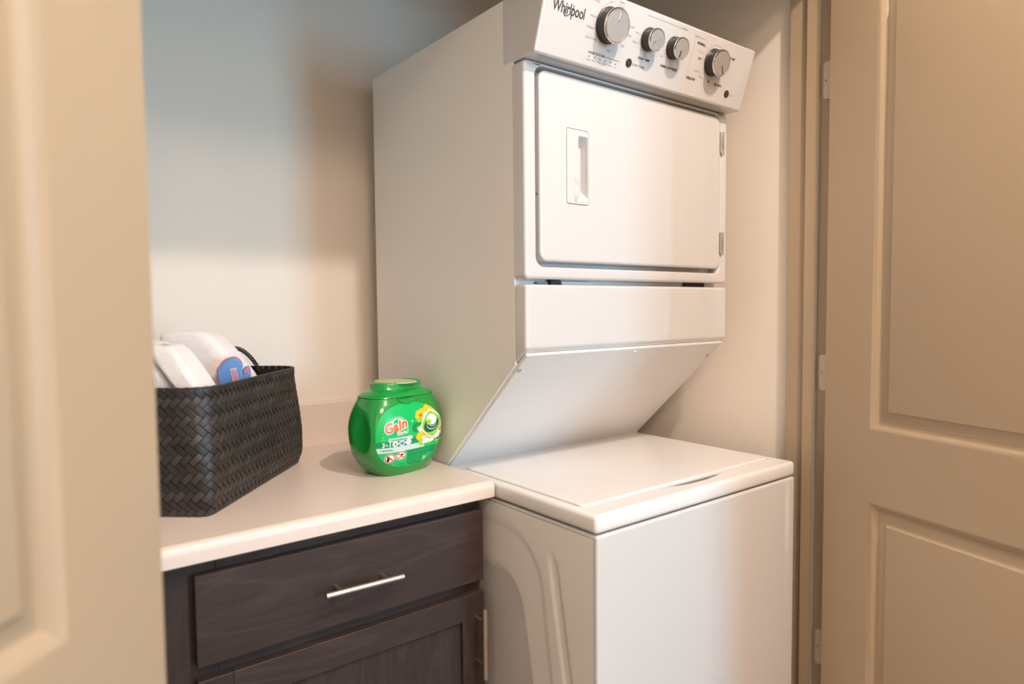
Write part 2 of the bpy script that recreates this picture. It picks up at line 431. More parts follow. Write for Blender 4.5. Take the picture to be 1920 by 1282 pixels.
# embossed left side panel
def smooth(a, b, x):
    t = min(max((x - a) / (b - a), 0), 1); return t * t * (3 - 2 * t)
def curve_y(pts, z):
    if z >= pts[0][1]: return pts[0][0]
    for (y1_, z1_), (y2_, z2_) in zip(pts, pts[1:]):
        if z2_ <= z <= z1_:
            t = (z1_ - z) / (z1_ - z2_ + 1e-9); return y1_ + (y2_ - y1_) * t
    return pts[-1][0]
def arch_field(y, z, yv, ztop, r, lean):
    """signed distance (positive inside) of an arched recess whose front side is near y=yv"""
    yf = yv - lean * (ztop - z)
    if z > ztop - r and y < yf + r:
        dx = (yf + r) - y; dzz = z - (ztop - r)
        return r - math.hypot(dx, dzz)
    return min(y - yf, ztop - z)
def side_h(y, z):
    h = 0.0
    d = arch_field(y, z, 0.170, 0.822, 0.105, 0.145)
    h += 0.0030 * smooth(-0.009, 0.010, d)
    d2_ = arch_field(y, z, 0.238, 0.722, 0.07, 0.20)
    h += 0.0040 * smooth(-0.010, 0.011, d2_)
    # slot
    cy = 0.124 - 0.185 * (0.80 - z); zt = 0.802
    hw = 0.0135
    if z > zt - 0.03: dd_ = 0.0135 - math.hypot(y - cy, max(0, z - (zt - 0.03)) * 0.45)
    else: dd_ = hw - abs(y - cy)
    h += 0.0035 * smooth(-0.004, 0.008, dd_)
    return h
ys = [0.006 + 0.0032 * i for i in range(130)]; zs_ = [0.03 + 0.006 * i for i in range(140)]
zs_ = [z for z in zs_ if z < ZSB - 0.008] + [ZSB - 0.008]
vs = [(0.0005 + side_h(y, z) * 0.75 - 0.0005, y, z) for z in zs_ for y in ys]
ny = len(ys)
fs = [(a + j * ny, a + (j + 1) * ny, a + 1 + (j + 1) * ny, a + 1 + j * ny) for j in range(len(zs_) - 1) for a in range(ny - 1)]
mesh('side_panel', [(x - 0.0022, y, z) for x, y, z in vs], fs, M_SIDE, lc, angle=80)
box('side_panel_rear', (-0.002, ys[-1], 0.03), (0.004, 0.80, ZSB - 0.008), M_SIDE, lc)
# washer top
def lens(x):
    t = (x - 0.362) / 0.118
    return 0.021 * (1 - t * t) if abs(t) < 1 else 0.0
LX0, LX1, LY0, LY1 = 0.021, 0.679, 0.0555, 0.478
def top_h(x, y):
    h = 0.0
    d = min(x - LX0, LX1 - x, y - LY0, LY1 - y)
    r = 0.018
    for cx in (LX0 + r, LX1 - r):
        if y < LY0 + r and ((cx < 0.3 and x < cx) or (cx > 0.3 and x > cx)):
            d = r - math.hypot(x - cx, y - (LY0 + r))
    h -= 0.0065 * smooth(-0.001, 0.0025, d)
    l = lens(x)
    if l > 0 and y < LY0 + 0.01:
        dl = y - (LY0 - l)
        h = min(h, -0.010 * smooth(-0.002, 0.012, dl) * smooth(0, 0.008, l) - 0.030 * smooth(0.006, 0.013, dl) * smooth(0.008, 0.016, l))
    return h
bmS = bmesh.new(); bm_box(bmS, (0, 0, ZSB), (W, 0.80, ZS), 0.009, 4)
bmesh.ops.recalc_face_normals(bmS, faces=bmS.faces)
tf = [f for f in bmS.faces if f.normal.z > 0.99 and f.calc_area() > 0.2]
bmesh.ops.delete(bmS, geom=tf, context='FACES_ONLY')
e = 0.009
gx = sorted(set([e, W - e] + [e + (W - 2 * e) * i / 150 for i in range(151)] + [LX0 + 0.0012 * k for k in range(-3, 5)] + [LX1 + 0.0012 * k for k in range(-5, 4)]))
gy = [e]
while gy[-1] < 0.788:
    y = gy[-1]; gy.append(y + (0.0015 if y < 0.075 else (0.004 if y < 0.10 else (0.0015 if 0.47 < y < 0.485 else 0.012))))
gy[-1] = 0.80 - e
V = [[bmS.verts.new((x, y, ZS + top_h(x, y))) for x in gx] for y in gy]
for j in range(len(gy) - 1):
    for i in range(len(gx) - 1): bmS.faces.new((V[j][i], V[j][i + 1], V[j + 1][i + 1], V[j + 1][i]))
from_bm('washer_top', bmS, M_PLAS, lc, angle=60, fix=False)
# lid
def rl(ins, z):
    return [(p[0], p[2], z) for p in rr(LX0 + 0.0016 + ins, LX1 - 0.0016 - ins, LY0 + 0.0016 + ins, LY1 - 0.0016 - ins, 0.017 - ins * 0.5, 0, 8)]
loft('washer_lid', [rl(0.001, 0.9020), rl(0, 0.9030), rl(0, 0.9085), rl(0.0008, 0.9102), rl(0.0028, 0.9114), rl(0.006, 0.9120)], M_PLAS, lc, cap0=True, angle=60)
# dryer body
prism('dryer_cabinet', [(0.5215, 0.9085), (0.2405, 1.1765), (0.2405, 1.944), (0.8807, 1.944), (0.8807, 0.05), (0.812, 0.05), (0.812, 0.9085)], 0.0, W, M_SIDE, lc, 0.003, 2)
# slanted service panel
n_s = Vector((0, -0.69, -0.7238)).normalized()
P1 = Vector((0, 0.2110, 1.2015)); P2 = Vector((0, 0.5205, 0.9095))
sv = (P2 - P1)
bm = bmesh.new()
A = [P1 + Vector((0.006, 0, 0)), P1 + Vector((W - 0.006, 0, 0)), P2 + Vector((W - 0.006, 0, 0)), P2 + Vector((0.006, 0, 0))]
lo = [bm.verts.new(a - n_s * 0.004) for a in A]; hi = [bm.verts.new(a + n_s * 0.004) for a in A]
bm.faces.new(lo); bm.faces.new(hi)
for i in range(4): bm.faces.new((lo[i], lo[(i + 1) % 4], hi[(i + 1) % 4], hi[i]))
bmesh.ops.recalc_face_normals(bm, faces=bm.faces)
bmesh.ops.bevel(bm, geom=list(bm.edges), offset=0.002, segments=2, affect='EDGES')
from_bm('service_panel', bm, M_PLAS, lc, wn=True)
def screw(x, t, r=0.0055):
    p = P1 + sv * t + Vector((x, 0, 0)) + n_s * 0.004
    mk = Matrix.Translation(p) @ n_s.to_track_quat('Z', 'Y').to_matrix().to_4x4()
    s = lathe('screw', [(r, 0), (r, 0.001), (r * 0.8, 0.0026), (r * 0.45, 0.0030), (r * 0.35, 0.0016), (0, 0.0016)], mk, M_STEEL if r < 0.006 else M_PLAS, lc, 16)
    return s
screw(0.014, 0.115); screw(W - 0.022, 0.125); screw(0.351, 0.035, 0.0065)
# lower front panel of the dryer
prism('lower_front_panel', [(YD, 1.3473), (0.241, 1.3473), (0.241, 1.1790), (YD, 1.2120)], 0.0, W, M_ENAM, lc, 0.0065, 4)
# dryer front panel with the door opening
HO = (0.0300, 0.6690, 1.3845, 1.7985)
def fr(x0, x1, z0, z1, r, y): return rr(x0, x1, z0, z1, r, y, 8)
o0, o1, p0, p1 = 0.0, W, 1.3580, 1.8065
g = HO
loft('dryer_front_panel', [fr(o0, o1, p0, p1, 0.010, 0.2400), fr(o0, o1, p0, p1, 0.010, YD + 0.0075), fr(o0 + 0.0008, o1 - 0.0008, p0 + 0.0008, p1 - 0.0008, 0.010, YD + 0.0040),
     fr(o0 + 0.003, o1 - 0.003, p0 + 0.003, p1 - 0.003, 0.010, YD + 0.0012), fr(o0 + 0.0075, o1 - 0.0075, p0 + 0.0075, p1 - 0.0075, 0.010, YD),
     fr(g[0] - 0.004, g[1] + 0.004, g[2] - 0.004, g[3] + 0.004, 0.026, YD), fr(g[0] - 0.0012, g[1] + 0.0012, g[2] - 0.0012, g[3] + 0.0012, 0.023, YD + 0.0012), fr(g[0], g[1], g[2], g[3], 0.022, YD + 0.004),
     fr(g[0] + 0.002, g[1] - 0.002, g[2] + 0.002, g[3] - 0.003, 0.020, 0.2330), fr(g[0] + 0.012, g[1] - 0.012, g[2] + 0.012, g[3] - 0.012, 0.014, 0.2340)], M_ENAM, lc, angle=50)
# dryer door
DX0, DX1, DZ0, DZ1 = 0.0370, 0.6630, 1.3955, 1.7915
HX_, HZ_ = (0.112, 0.178), (1.5215, 1.6830)
dd0 = [fr(DX0, DX1, DZ0, DZ1, 0.020, 0.2300), fr(DX0, DX1, DZ0, DZ1, 0.020, YD), fr(DX0 + 0.0008, DX1 - 0.0008, DZ0 + 0.0008, DZ1 - 0.0008, 0.019, YD - 0.0022), fr(DX0 + 0.003, DX1 - 0.003, DZ0 + 0.003, DZ1 - 0.003, 0.017, YD - 0.0040),
       fr(DX0 + 0.007, DX1 - 0.007, DZ0 + 0.007, DZ1 - 0.007, 0.014, YD - 0.0050), fr(HX_[0] - 0.0008, HX_[1] + 0.0008, HZ_[0] - 0.0008, HZ_[1] + 0.0008, 0.006, YD - 0.0050),
       fr(HX_[0], HX_[1], HZ_[0], HZ_[1], 0.005, YD - 0.0042), fr(HX_[0], HX_[1], HZ_[0], HZ_[1], 0.005, YD + 0.002)]
dryer_door = loft('dryer_door', dd0, M_ENAM, lc, cap1=False, angle=50)
# recessed handle plate
px0, px1, pz0, pz1 = 0.1475, 0.1745, 1.5340, 1.6690
h0 = [fr(HX_[0] + 0.0010, HX_[1] - 0.0010, HZ_[0] + 0.0010, HZ_[1] - 0.0010, 0.0045, YD + 0.002), fr(HX_[0] + 0.0010, HX_[1] - 0.0010, HZ_[0] + 0.0010, HZ_[1] - 0.0010, 0.0045, YD - 0.0048),
      fr(HX_[0] + 0.0022, HX_[1] - 0.0022, HZ_[0] + 0.0022, HZ_[1] - 0.0022, 0.004, YD - 0.0058), fr(px0 - 0.002, px1 + 0.0015, pz0 - 0.003, pz1 + 0.002, 0.006, YD - 0.0058),
      fr(px0, px1, pz0, pz1, 0.005, YD - 0.0045), fr(px0 + 0.006, px1 - 0.0005, pz0 + 0.012, pz1 - 0.012, 0.006, YD + 0.010), fr(px0 + 0.010, px1 - 0.001, pz0 + 0.018, pz1 - 0.018, 0.006, YD + 0.016)]
dryer_handle = loft('door_handle', h0, M_ENAM, dryer_door, angle=40)
# leaf-shaped grip lip in the handle
bm = bmesh.new(); ring = []
LR = []
for k in range(13):
    t = k / 12; z = 1.5270 + 0.050 * t; hw = 0.0085 * math.sin(math.pi * t) ** 0.75
    LR.append([bm.verts.new((0.1330 + 0.010 * t * (1 - t) * 2 - hw + 0.002, YD - 0.0056, z)), bm.verts.new((0.1370, YD - 0.0105, z)) , bm.verts.new((0.1370 + hw * 1.25, YD - 0.0056, z))])
for a, b in zip(LR, LR[1:]):
    for i in range(2): bm.faces.new((a[i], a[i + 1], b[i + 1], b[i]))
o = from_bm('grip_lip', bm, M_ENAM, dryer_door, angle=70)
# door hinges
for hz in (1.7285, 1.4650):
    bm = bmesh.new()
    bm_box(bm, (0.6665, YD - 0.0035, hz - 0.028), (0.6735, YD + 0.001, hz + 0.028), 0.0008, 1)
    bm_box(bm, (0.6765, YD - 0.0022, hz - 0.030), (0.6845, YD - 0.0002, hz + 0.030), 0.0008, 1)
    bm_box(bm, (0.6735, YD - 0.0052, hz - 0.016), (0.6770, YD + 0.001, hz + 0.016), 0.0012, 2)
    bm_box(bm, (0.6690, YD - 0.0050, hz - 0.034), (0.6730, YD - 0.001, hz - 0.026), 0.0008, 1)
    from_bm('door_hinge', bm, M_DHINGE, lc)
# latch pin hole and bits behind the gap
box('latch_bracket', (0.090, 0.226, 1.3480), (0.118, 0.2395, 1.3575), M_DARKGAP, lc)
box('rail_clip', (0.055, 0.232, 1.3480), (0.086, 0.2395, 1.3540), M_GASKET, lc)
box('rail_clip', (0.125, 0.230, 1.3480), (0.215, 0.2395, 1.3550), M_PLAS, lc)
box('latch_bracket', (0.560, 0.230, 1.3480), (0.640, 0.2395, 1.3575), M_DARKGAP, lc)
lathe('strike_pin', [(0.0022, 0), (0.0022, 0.001), (0, 0.001)], Matrix.Translation((0.0333, YD + 0.0035, 1.536)) @ Matrix.Rotation(math.radians(90), 4, 'X'), M_DARKGAP, lc, 10)

# console
P0 = Vector((0, 0.1674, 1.8075)); EV = Vector((0, -0.31460, 0.94922)); NF = Vector((0, -0.94922, -0.31460)); EX = Vector((1, 0, 0))
FACE = Matrix(((EX.x, EV.x, NF.x, P0.x), (EX.y, EV.y, NF.y, P0.y), (EX.z, EV.z, NF.z, P0.z), (0, 0, 0, 1)))
console = prism('console', [(0.1674, 1.8075), (0.271, 1.8075), (0.271, 1.962), (0.150, 1.962), (0.1209, 1.9485)], -0.0015, W + 0.0015, M_ENAM, lc, 0.0045, 4)
def face_decal(name, vs, fs, u, v, m, off=0.0004, rot=0.0):
    c, s = math.cos(rot), math.sin(rot)
    pts = [FACE @ Vector((u + x * c - y * s, v + x * s + y * c, off)) for x, y in vs]
    return mesh(name, pts, fs, m, console, smooth=False)
def face_text(body, u, v, size, m=M_INK, bold=0.0, align='CENTER', name='lettering', shear=0.0, spacing=1.0, yscale=1.0):
    vs, fs = text_mesh(body, size, bold, shear, spacing, align, yscale)
    return face_decal(name, vs, fs, u, v, m)
def face_poly(name, polys, m, off=0.0004):
    vs, fs = [], []
    for p in polys:
        fs.append(tuple(range(len(vs), len(vs) + len(p)))); vs += p
    return face_decal(name, vs, fs, 0, 0, m, off)
def arc(cu, cv, r, w_, a0, a1, n=40):
    out = []
    for k in range(n):
        A0 = math.radians(a0 + (a1 - a0) * k / n); A1 = math.radians(a0 + (a1 - a0) * (k + 1) / n)
        out.append([(cu + (r - w_) * math.cos(A0), cv + (r - w_) * math.sin(A0)), (cu + (r + w_) * math.cos(A0), cv + (r + w_) * math.sin(A0)), (cu + (r + w_) * math.cos(A1), cv + (r + w_) * math.sin(A1)), (cu + (r - w_) * math.cos(A1), cv + (r - w_) * math.sin(A1))])
    return out
def hline(u0, u1, v, w_=0.0003): return [[(u0, v - w_), (u1, v - w_), (u1, v + w_), (u0, v + w_)]]
def dot(u, v, r=0.0011): return [[(u + r * math.cos(a * math.pi / 4), v + r * math.sin(a * math.pi / 4)) for a in range(8)]]
face_text('Whirlpool', 0.0665, 0.0930, 0.0220, M_INK, 0.0003, name='brand_lettering', yscale=1.35, spacing=0.95)
# the loop around the wordmark
lp_ = []
for k in range(46):
    t0, t1 = [math.radians(70 + 300 * kk / 46) for kk in (k, k + 1)]
    def E(t, g_):
        a_, b_ = 0.0150, 0.0075
        x = a_ * math.cos(t) * (1 + g_); y = b_ * math.sin(t) * (1 + g_)
        c, s = math.cos(math.radians(48)), math.sin(math.radians(48))
        return (0.0660 + x * c - y * s, 0.0925 + x * s + y * c)
    wdt = 0.03 + 0.05 * math.sin(math.pi * k / 46)
    lp_.append([E(t0, -wdt), E(t0, wdt), E(t1, wdt), E(t1, -wdt)])
face_poly('brand_loop', lp_, M_INK, 0.0005)
def knob(u, v, r, depth, ang, tick):
    mk = FACE @ Matrix.Translation((u, v, 0.0003))
    k = lathe('knob', [(r * 1.04, 0), (r * 1.04, 0.003), (r * 0.99, 0.0045), (r * 0.97, depth * 0.9), (r * 0.95, depth)], mk, M_KNOBB, lc)
    lathe('knob_ring', [(r * 0.985, depth * 0.90), (r * 1.0, depth * 0.94), (r * 1.0, depth + 0.001), (r * 0.965, depth + 0.003), (r * 0.92, depth + 0.0028), (r * 0.90, depth + 0.0012)], mk, M_STEELR, k)
    lathe('knob_cap', [(r * 0.905, depth + 0.0010), (r * 0.88, depth + 0.0018), (0, depth + 0.0019)], mk, M_STEEL, k)
    a = math.radians(ang); c, s = math.cos(a), math.sin(a)
    bmk = bmesh.new(); bm_box(bmk, (r * 0.22, -0.0016, 0), (r * 0.84, 0.0016, 0.0008), 0.0005, 2)
    o = from_bm('pointer', bmk, M_STEELR if tick else M_KNOBB, k)
    o.matrix_world = FACE @ Matrix.Translation((u, v, depth + 0.0018)) @ Matrix.Rotation(a, 4, 'Z')
    return k
knob(0.1800, 0.0895, 0.0350, 0.026, 82, True)
knob(0.3080, 0.0900, 0.0240, 0.024, 222, True)
knob(0.3940, 0.0905, 0.0240, 0.024, 262, False)
knob(0.5440, 0.0895, 0.0305, 0.026, 300, False)
def button(u, v):
    mk = FACE @ Matrix.Translation((u, v, 0.0002))
    b_ = lathe('button', [(0.0088, 0), (0.0088, 0.0014), (0.0078, 0.0016), (0.0075, 0.0012), (0.0070, 0.0030), (0.004, 0.0034), (0, 0.0034)], mk, M_BTN, lc, 28)
button(0.2620, 0.0320); button(0.6270, 0.0312)
polys = arc(0.190, 0.0930, 0.0440, 0.00025, 100, 262) + arc(0.190, 0.0930, 0.0440, 0.00025, 30, 80)
polys += arc(0.5480, 0.0905, 0.0385, 0.0003, 55, 290)
polys += hline(0.290, 0.400, 0.1365) + hline(0.478, 0.500, 0.1320) + [[(0.4595, 0.030), (0.4600, 0.030), (0.4600, 0.125), (0.4595, 0.125)]]
face_poly('dial_lines', polys, M_INKG)['kind'] = 'stuff'
dk = []
for a in (110, 150, 180, 205, 228, 262): dk += dot(0.190 + 0.0440 * math.cos(math.radians(a)), 0.0930 + 0.0440 * math.sin(math.radians(a)), 0.0009)
for k in range(6): dk += dot(0.1430 + 0.0162 * k, 0.0213, 0.0015)
for a in (172, 205, 262): dk += dot(0.3080 + 0.031 * math.cos(math.radians(a)), 0.0900 + 0.031 * math.sin(math.radians(a)), 0.0009)
for a in (215, 262): dk += dot(0.3940 + 0.031 * math.cos(math.radians(a)), 0.0905 + 0.031 * math.sin(math.radians(a)), 0.0009)
dk += hline(0.176, 0.232, 0.0285, 0.00035)
face_poly('dial_marks', dk, M_INK)['kind'] = 'stuff'
TX = [('Normal', 0.145, 0.143, 'S'), ]
SM = 0.0068
for body, u, v, m_, bd, al in (('BULKY', 0.158, 0.1385, M_INK, .0001, 'CENTER'), ('Drain & Spin', 0.143, 0.1270, M_INKG, 0, 'RIGHT'), ('Normal', 0.143, 0.0975, M_INKG, 0, 'RIGHT'),
    ('Delicates', 0.143, 0.0755, M_INKG, 0, 'RIGHT'), ('Quick Wash', 0.153, 0.0560, M_INKG, 0, 'RIGHT'), ('Clean', 0.196, 0.0430, M_INKG, 0, 'CENTER'), ('Heavy', 0.206, 0.1410, M_INKG, 0, 'CENTER'),
    ('Casual', 0.240, 0.1030, M_INKG, 0, 'LEFT'), ('Rinse', 0.240, 0.0850, M_INKG, 0, 'LEFT'), ('Spin', 0.229, 0.0610, M_INKG, 0, 'LEFT'),
    ('WASH STATUS', 0.1390, 0.0290, M_INK, .0001, 'LEFT'), ('START | PAUSE', 0.2740, 0.0310, M_INK, 0, 'LEFT'),
    ('WASH TEMP', 0.3060, 0.0480, M_INK, .0002, 'CENTER'), ('Hot', 0.272, 0.0960, M_INKG, 0, 'RIGHT'), ('Warm', 0.275, 0.0760, M_INKG, 0, 'RIGHT'), ('Cold', 0.3060, 0.0555, M_INKG, 0, 'CENTER'),
    ('FABRIC SOFTENER', 0.3930, 0.0470, M_INK, .0002, 'CENTER'), ('No', 0.366, 0.0665, M_INKG, 0, 'RIGHT'), ('Yes', 0.394, 0.0565, M_INKG, 0, 'LEFT'),
    ('NORMAL', 0.4860, 0.1195, M_INK, .0003, 'CENTER'), ('DELICATE', 0.4780, 0.0400, M_INK, .0003, 'CENTER'), ('TIMED DRY', 0.5900, 0.1120, M_INK, .0002, 'LEFT'), ('AIR ONLY', 0.5850, 0.0440, M_INK, .0002, 'CENTER'),
    ('START', 0.6390, 0.0300, M_INKG, 0, 'LEFT'), ('DRY', 0.5000, 0.0880, M_INK, .0001, 'RIGHT'), ('Very Dry', 0.508, 0.1180, M_INKG, 0, 'RIGHT'), ('More Dry', 0.503, 0.1030, M_INKG, 0, 'RIGHT'),
    ('Less Dry', 0.504, 0.0600, M_INKG, 0, 'RIGHT'), ('Damp', 0.520, 0.0500, M_INKG, 0, 'RIGHT'), ('40', 0.5450, 0.0455, M_INK, .0002, 'CENTER'), ('WASHER', 0.4020, 0.1365, M_INKG, 0, 'LEFT'), ('DRYER', 0.4760, 0.1320, M_INKG, 0, 'RIGHT')):
    face_text(body, u, v, SM * (1.05 if bd else 0.9), m_, bd, al)
for k, s_ in enumerate(('Sense', 'Wash', 'Rinse', 'Spin', 'Done', 'Lid')):
    face_text(s_, 0.1430 + 0.0162 * k, 0.0150, 0.0052, M_INKG)
keep(lc)

# ------------------------------------------------------------------ base cabinet and worktop
YC = 0.3118
CF = 0.345                      # face frame front
cab = empty('base_cabinet', (-0.41, 0.6, 0)); tag(cab, 'dark brown stained base cabinet with one drawer and one door under the worktop', 'cabinet')
CX0, CX1 = XL + 0.004, -0.0255
bm = bmesh.new()
bm_box(bm, (CX0, CF + 0.018, 0.10), (CX1, 0.955, 0.874)); bm_box(bm, (CX0, CF + 0.075, 0.0), (CX1, 0.955, 0.10))
from_bm('carcass', bm, M_CARC, cab)
for lo, hi, m_ in (((CX0, CF, 0.10), (-0.682, CF + 0.018, 0.875), M_WOODZ), ((-0.680, CF, 0.10), (-0.585, CF + 0.018, 0.875), M_WOODZ), ((-0.065, CF, 0.10), (CX1, CF + 0.018, 0.875), M_WOODZ),
               ((-0.585, CF, 0.835), (-0.065, CF + 0.018, 0.875), M_WOODX), ((-0.585, CF, 0.660), (-0.065, CF + 0.018, 0.700), M_WOODX), ((-0.585, CF, 0.10), (-0.065, CF + 0.018, 0.14), M_WOODX)):
    box('face_frame', lo, hi, m_, cab, 0.001, 1)
def bar_handle(parent, a, b, posts, yface):
    a = Vector(a); b = Vector(b)
    h = tube('bar_handle', [a, a + (b - a) * 0.003, b - (b - a) * 0.003, b], [0.0050, 0.0060, 0.0060, 0.0050], M_NICK, parent, 20)
    for t in posts:
        p = a + (b - a) * t
        tube('handle_post', [p, (p.x, yface, p.z)], 0.0045, M_NICK, h, 14)
    return h
YF = 0.325
DRX0, DRX1 = -0.6235, -0.0285
dr = box('drawer', (DRX0, YF, 0.6925), (DRX1, CF - 0.0005, 0.8515), M_WOODX, cab, 0.0022, 2)
bar_handle(dr, (-0.4085, YF - 0.033, 0.7705), (-0.2470, YF - 0.033, 0.7665), (0.20, 0.80), YF)
# door, shaker style
DZT = 0.6680; DZB = 0.125
cdo = empty('cabinet_door', (-0.33, YF, 0.12)); cdo.parent = cab
for nm, lo, hi, m_ in (('door_stile', (DRX0, YF, DZB), (DRX0 + 0.058, CF - 0.0005, DZT), M_WOODZ), ('door_stile', (DRX1 - 0.058, YF, DZB), (DRX1, CF - 0.0005, DZT), M_WOODZ),
                       ('door_rail', (DRX0 + 0.058, YF, DZT - 0.058), (DRX1 - 0.058, CF - 0.0005, DZT), M_WOODX), ('door_rail', (DRX0 + 0.058, YF, DZB), (DRX1 - 0.058, CF - 0.0005, DZB + 0.058), M_WOODX),
                       ('door_panel', (DRX0 + 0.056, YF + 0.008, DZB + 0.056), (DRX1 - 0.056, CF - 0.004, DZT - 0.056), M_WOODZ)):
    box(nm, lo, hi, m_, cdo, 0.0010, 1)
bar_handle(cdo, (-0.0500, YF - 0.033, 0.6430), (-0.0500, YF - 0.033, 0.4850), (0.19, 0.81), YF)
bpy.context.view_layer.update()
for c in list(cab.children): c.matrix_parent_inverse = cab.matrix_world.inverted()
bpy.context.view_layer.update()
for c in cdo.children: c.matrix_parent_inverse = cdo.matrix_world.inverted()

ZC = 0.914
wt = empty('worktop', (-0.4, 0.6, 0.876)); tag(wt, 'beige laminate worktop with rounded front edge and low backsplash', 'worktop')
prof = [(YC, 0.879), (YC, 0.897)]
for k in range(1, 9):
    a = math.radians(90 * k / 8); prof.append((YC + 0.016 - 0.016 * math.cos(a), 0.898 + 0.016 * math.sin(a)))
prof += [(0.944, ZC), (0.944, 0.876), (YC + 0.004, 0.876)]
bm = bmesh.new()
A = [bm.verts.new((XL + 0.002, y, z)) for y, z in prof]; B = [bm.verts.new((-0.0055, y, z)) for y, z in prof]
bm.faces.new(A); bm.faces.new(B[::-1])
for i in range(len(prof)): bm.faces.new((A[i], B[i], B[(i + 1) % len(prof)], A[(i + 1) % len(prof)]))
from_bm('worktop_slab', bm, M_COUNTER, wt, angle=40, wn=True)
prism('backsplash', [(0.9445, 0.880), (0.9445, 1.032), (0.9480, 1.0365), (0.964, 1.0365), (0.964, 0.880)], XL + 0.002, -0.0055, M_COUNTER, wt)
keep(wt)

# ------------------------------------------------------------------ detergent tub
TUB = Vector((-0.1190, 0.5530, ZC + 0.0003)); TR = math.radians(13)
tub = empty('detergent_tub', TUB); tub.rotation_euler = (0, 0, TR)
tag(tub, 'rounded green plastic tub of laundry detergent pods standing on the worktop against the dryer', 'detergent tub')
AW, BW = 0.1175, 0.072
ZT = 0.181 / 0.168
PW = [(z * ZT, f) for z, f in [(0, .60), (.006, .665), (.015, .74), (.03, .845), (.05, .935), (.075, .985), (.10, 1.0), (.12, .975), (.14, .915), (.155, .85), (.168, .775)]]
PB = [(z * ZT, f) for z, f in [(0, .70), (.006, .77), (.015, .84), (.03, .91), (.05, .96), (.075, .99), (.10, 1.0), (.12, .985), (.14, .93), (.155, .86), (.168, .76)]]
def interp(P, z):
    if z <= P[0][0]: return P[0][1]
    for (a, b), (c, d) in zip(P, P[1:]):
        if a <= z <= c:
            t = (z - a) / (c - a); t2 = t
            return b + (d - b) * t2
    return P[-1][1]
def smoothed(P, z, h=0.007):
    return sum(interp(P, min(max(z + k * h / 2, 0), 0.181)) for k in (-2, -1, 0, 1, 2)) / 5 if z > 0.004 else interp(P, z)
EXN = 3.1
def sect(a, b, n=96, e_=EXN):
    out = []
    for k in range(n):
        t = 2 * math.pi * k / n; c, s = math.cos(t), math.sin(t)
        out.append((a * math.copysign(abs(c) ** (2 / e_), c), b * math.copysign(abs(s) ** (2 / e_), s)))
    return out
loops = [[(x * 0.9, y * 0.9, 0.0015) for x, y in sect(AW * .60, BW * .70)]]
zz = [0, .001, .003, .006, .01, .015, .021, .028] + [0.035 + 0.007 * i for i in range(21)] + [0.1795]
for z in zz:
    a, b = AW * smoothed(PW, z), BW * smoothed(PB, z)
    rowp = []
    for x, y in sect(a, b):
        # finger grips pressed into both ends
        if abs(x) > 0.55 * a:
            gz = (z - 0.100) / 0.052; gy_ = (y + 0.012) / (b * 0.42)
            d = 1 - gz * gz - gy_ * gy_
            if d > 0: x -= math.copysign(0.0085 * smooth(0, 1.0, d), x)
        rowp.append((x, y, z))
    loops.append(rowp)
tb = loft('tub_body', loops, M_GREEN, tub, cap0=True, cap1=True, angle=60, wn=False)
# lid: shoulder and raised cap, one piece with a seam above the body
sl = []
for s_, e_, z in ((.790, 3.1, .1802), (.797, 3.1, .1810), (.792, 3.0, .1830), (.765, 2.8, .1868), (.715, 2.55, .1908), (.660, 2.45, .1938), (.60, 2.35, .1958), (.575, 2.3, .1966), (.568, 2.3, .1975), (.560, 2.3, .2095), (.550, 2.3, .2118), (.53, 2.3, .2126), (.50, 2.3, .2122), (.49, 2.3, .2112)):
    bs = s_ * 0.985 if z < .195 else s_ * 1.12
    sl.append([(x, y, z) for x, y in sect(AW * s_, BW * bs, 96, e_)])
lidp = loft('tub_lid', sl, M_GREENC, tub, cap0=True, cap1=True, angle=50, wn=False)
lidp['label'] = 'green snap lid with a raised oval cap'
dl = [[(x, y, .2110) for x, y in sect(AW * .36, BW * .80, 64, 2.2)], [(x, y, .2124) for x, y in sect(AW * .355, BW * .79, 64, 2.2)]]
loft('lid_print', dl, M_LID, lidp, cap1=True)
# label graphics wrapped on the front face
def fy(u, v):
    a, b = AW * smoothed(PW, v), BW * smoothed(PB, v)
    t = min(abs(u / a), 0.985)
    return -b * (1 - t ** EXN) ** (1 / EXN)
LS, LO = 1.06, 0.0065
# the print is laid out evenly as seen square to the tub's turned face: table from print position to width position
_vd = Vector((0.467, 0.884)); _rt = Vector((0.884, -0.467))
_us = [-0.114 + 0.0005 * i for i in range(430)]
def _scr(u):
    y = fy(u, 0.095); c, sn = math.cos(TR), math.sin(TR)
    return _rt.x * (u * c - y * sn) + _rt.y * (u * sn + y * c)
_s0, _s1 = _scr(-0.1035), _scr(0.0955)
_tab = [((_scr(u) - _s0) / (_s1 - _s0) * 0.186 - 0.087, u) for u in _us]
def umap(U):
    if U <= _tab[0][0]: return _tab[0][1]
    for (a_, b_), (c_, d_) in zip(_tab, _tab[1:]):
        if a_ <= U <= c_: return b_ + (d_ - b_) * (U - a_) / (c_ - a_ + 1e-12)
    return _tab[-1][1]
def wrap(name, vs, fs, m, layer, parent=None):
    vs = [(umap(u), v * LS + LO) for u, v in vs]
    e_ = 0.0004 + 0.00022 * layer
    pts = [(u, fy(u, v) - e_, v) for u, v in vs]
    o = mesh(name, pts, fs, m, parent or label_, smooth=True, angle=80)
    return o
LU, LV, LRU, LRV = 0.006, 0.0830, 0.0930, 0.0700
def ell_half(v, su=1.0):
    t = (v - LV) / LRV
    return LRU * su * math.sqrt(max(0, 1 - abs(t) ** 2.3))
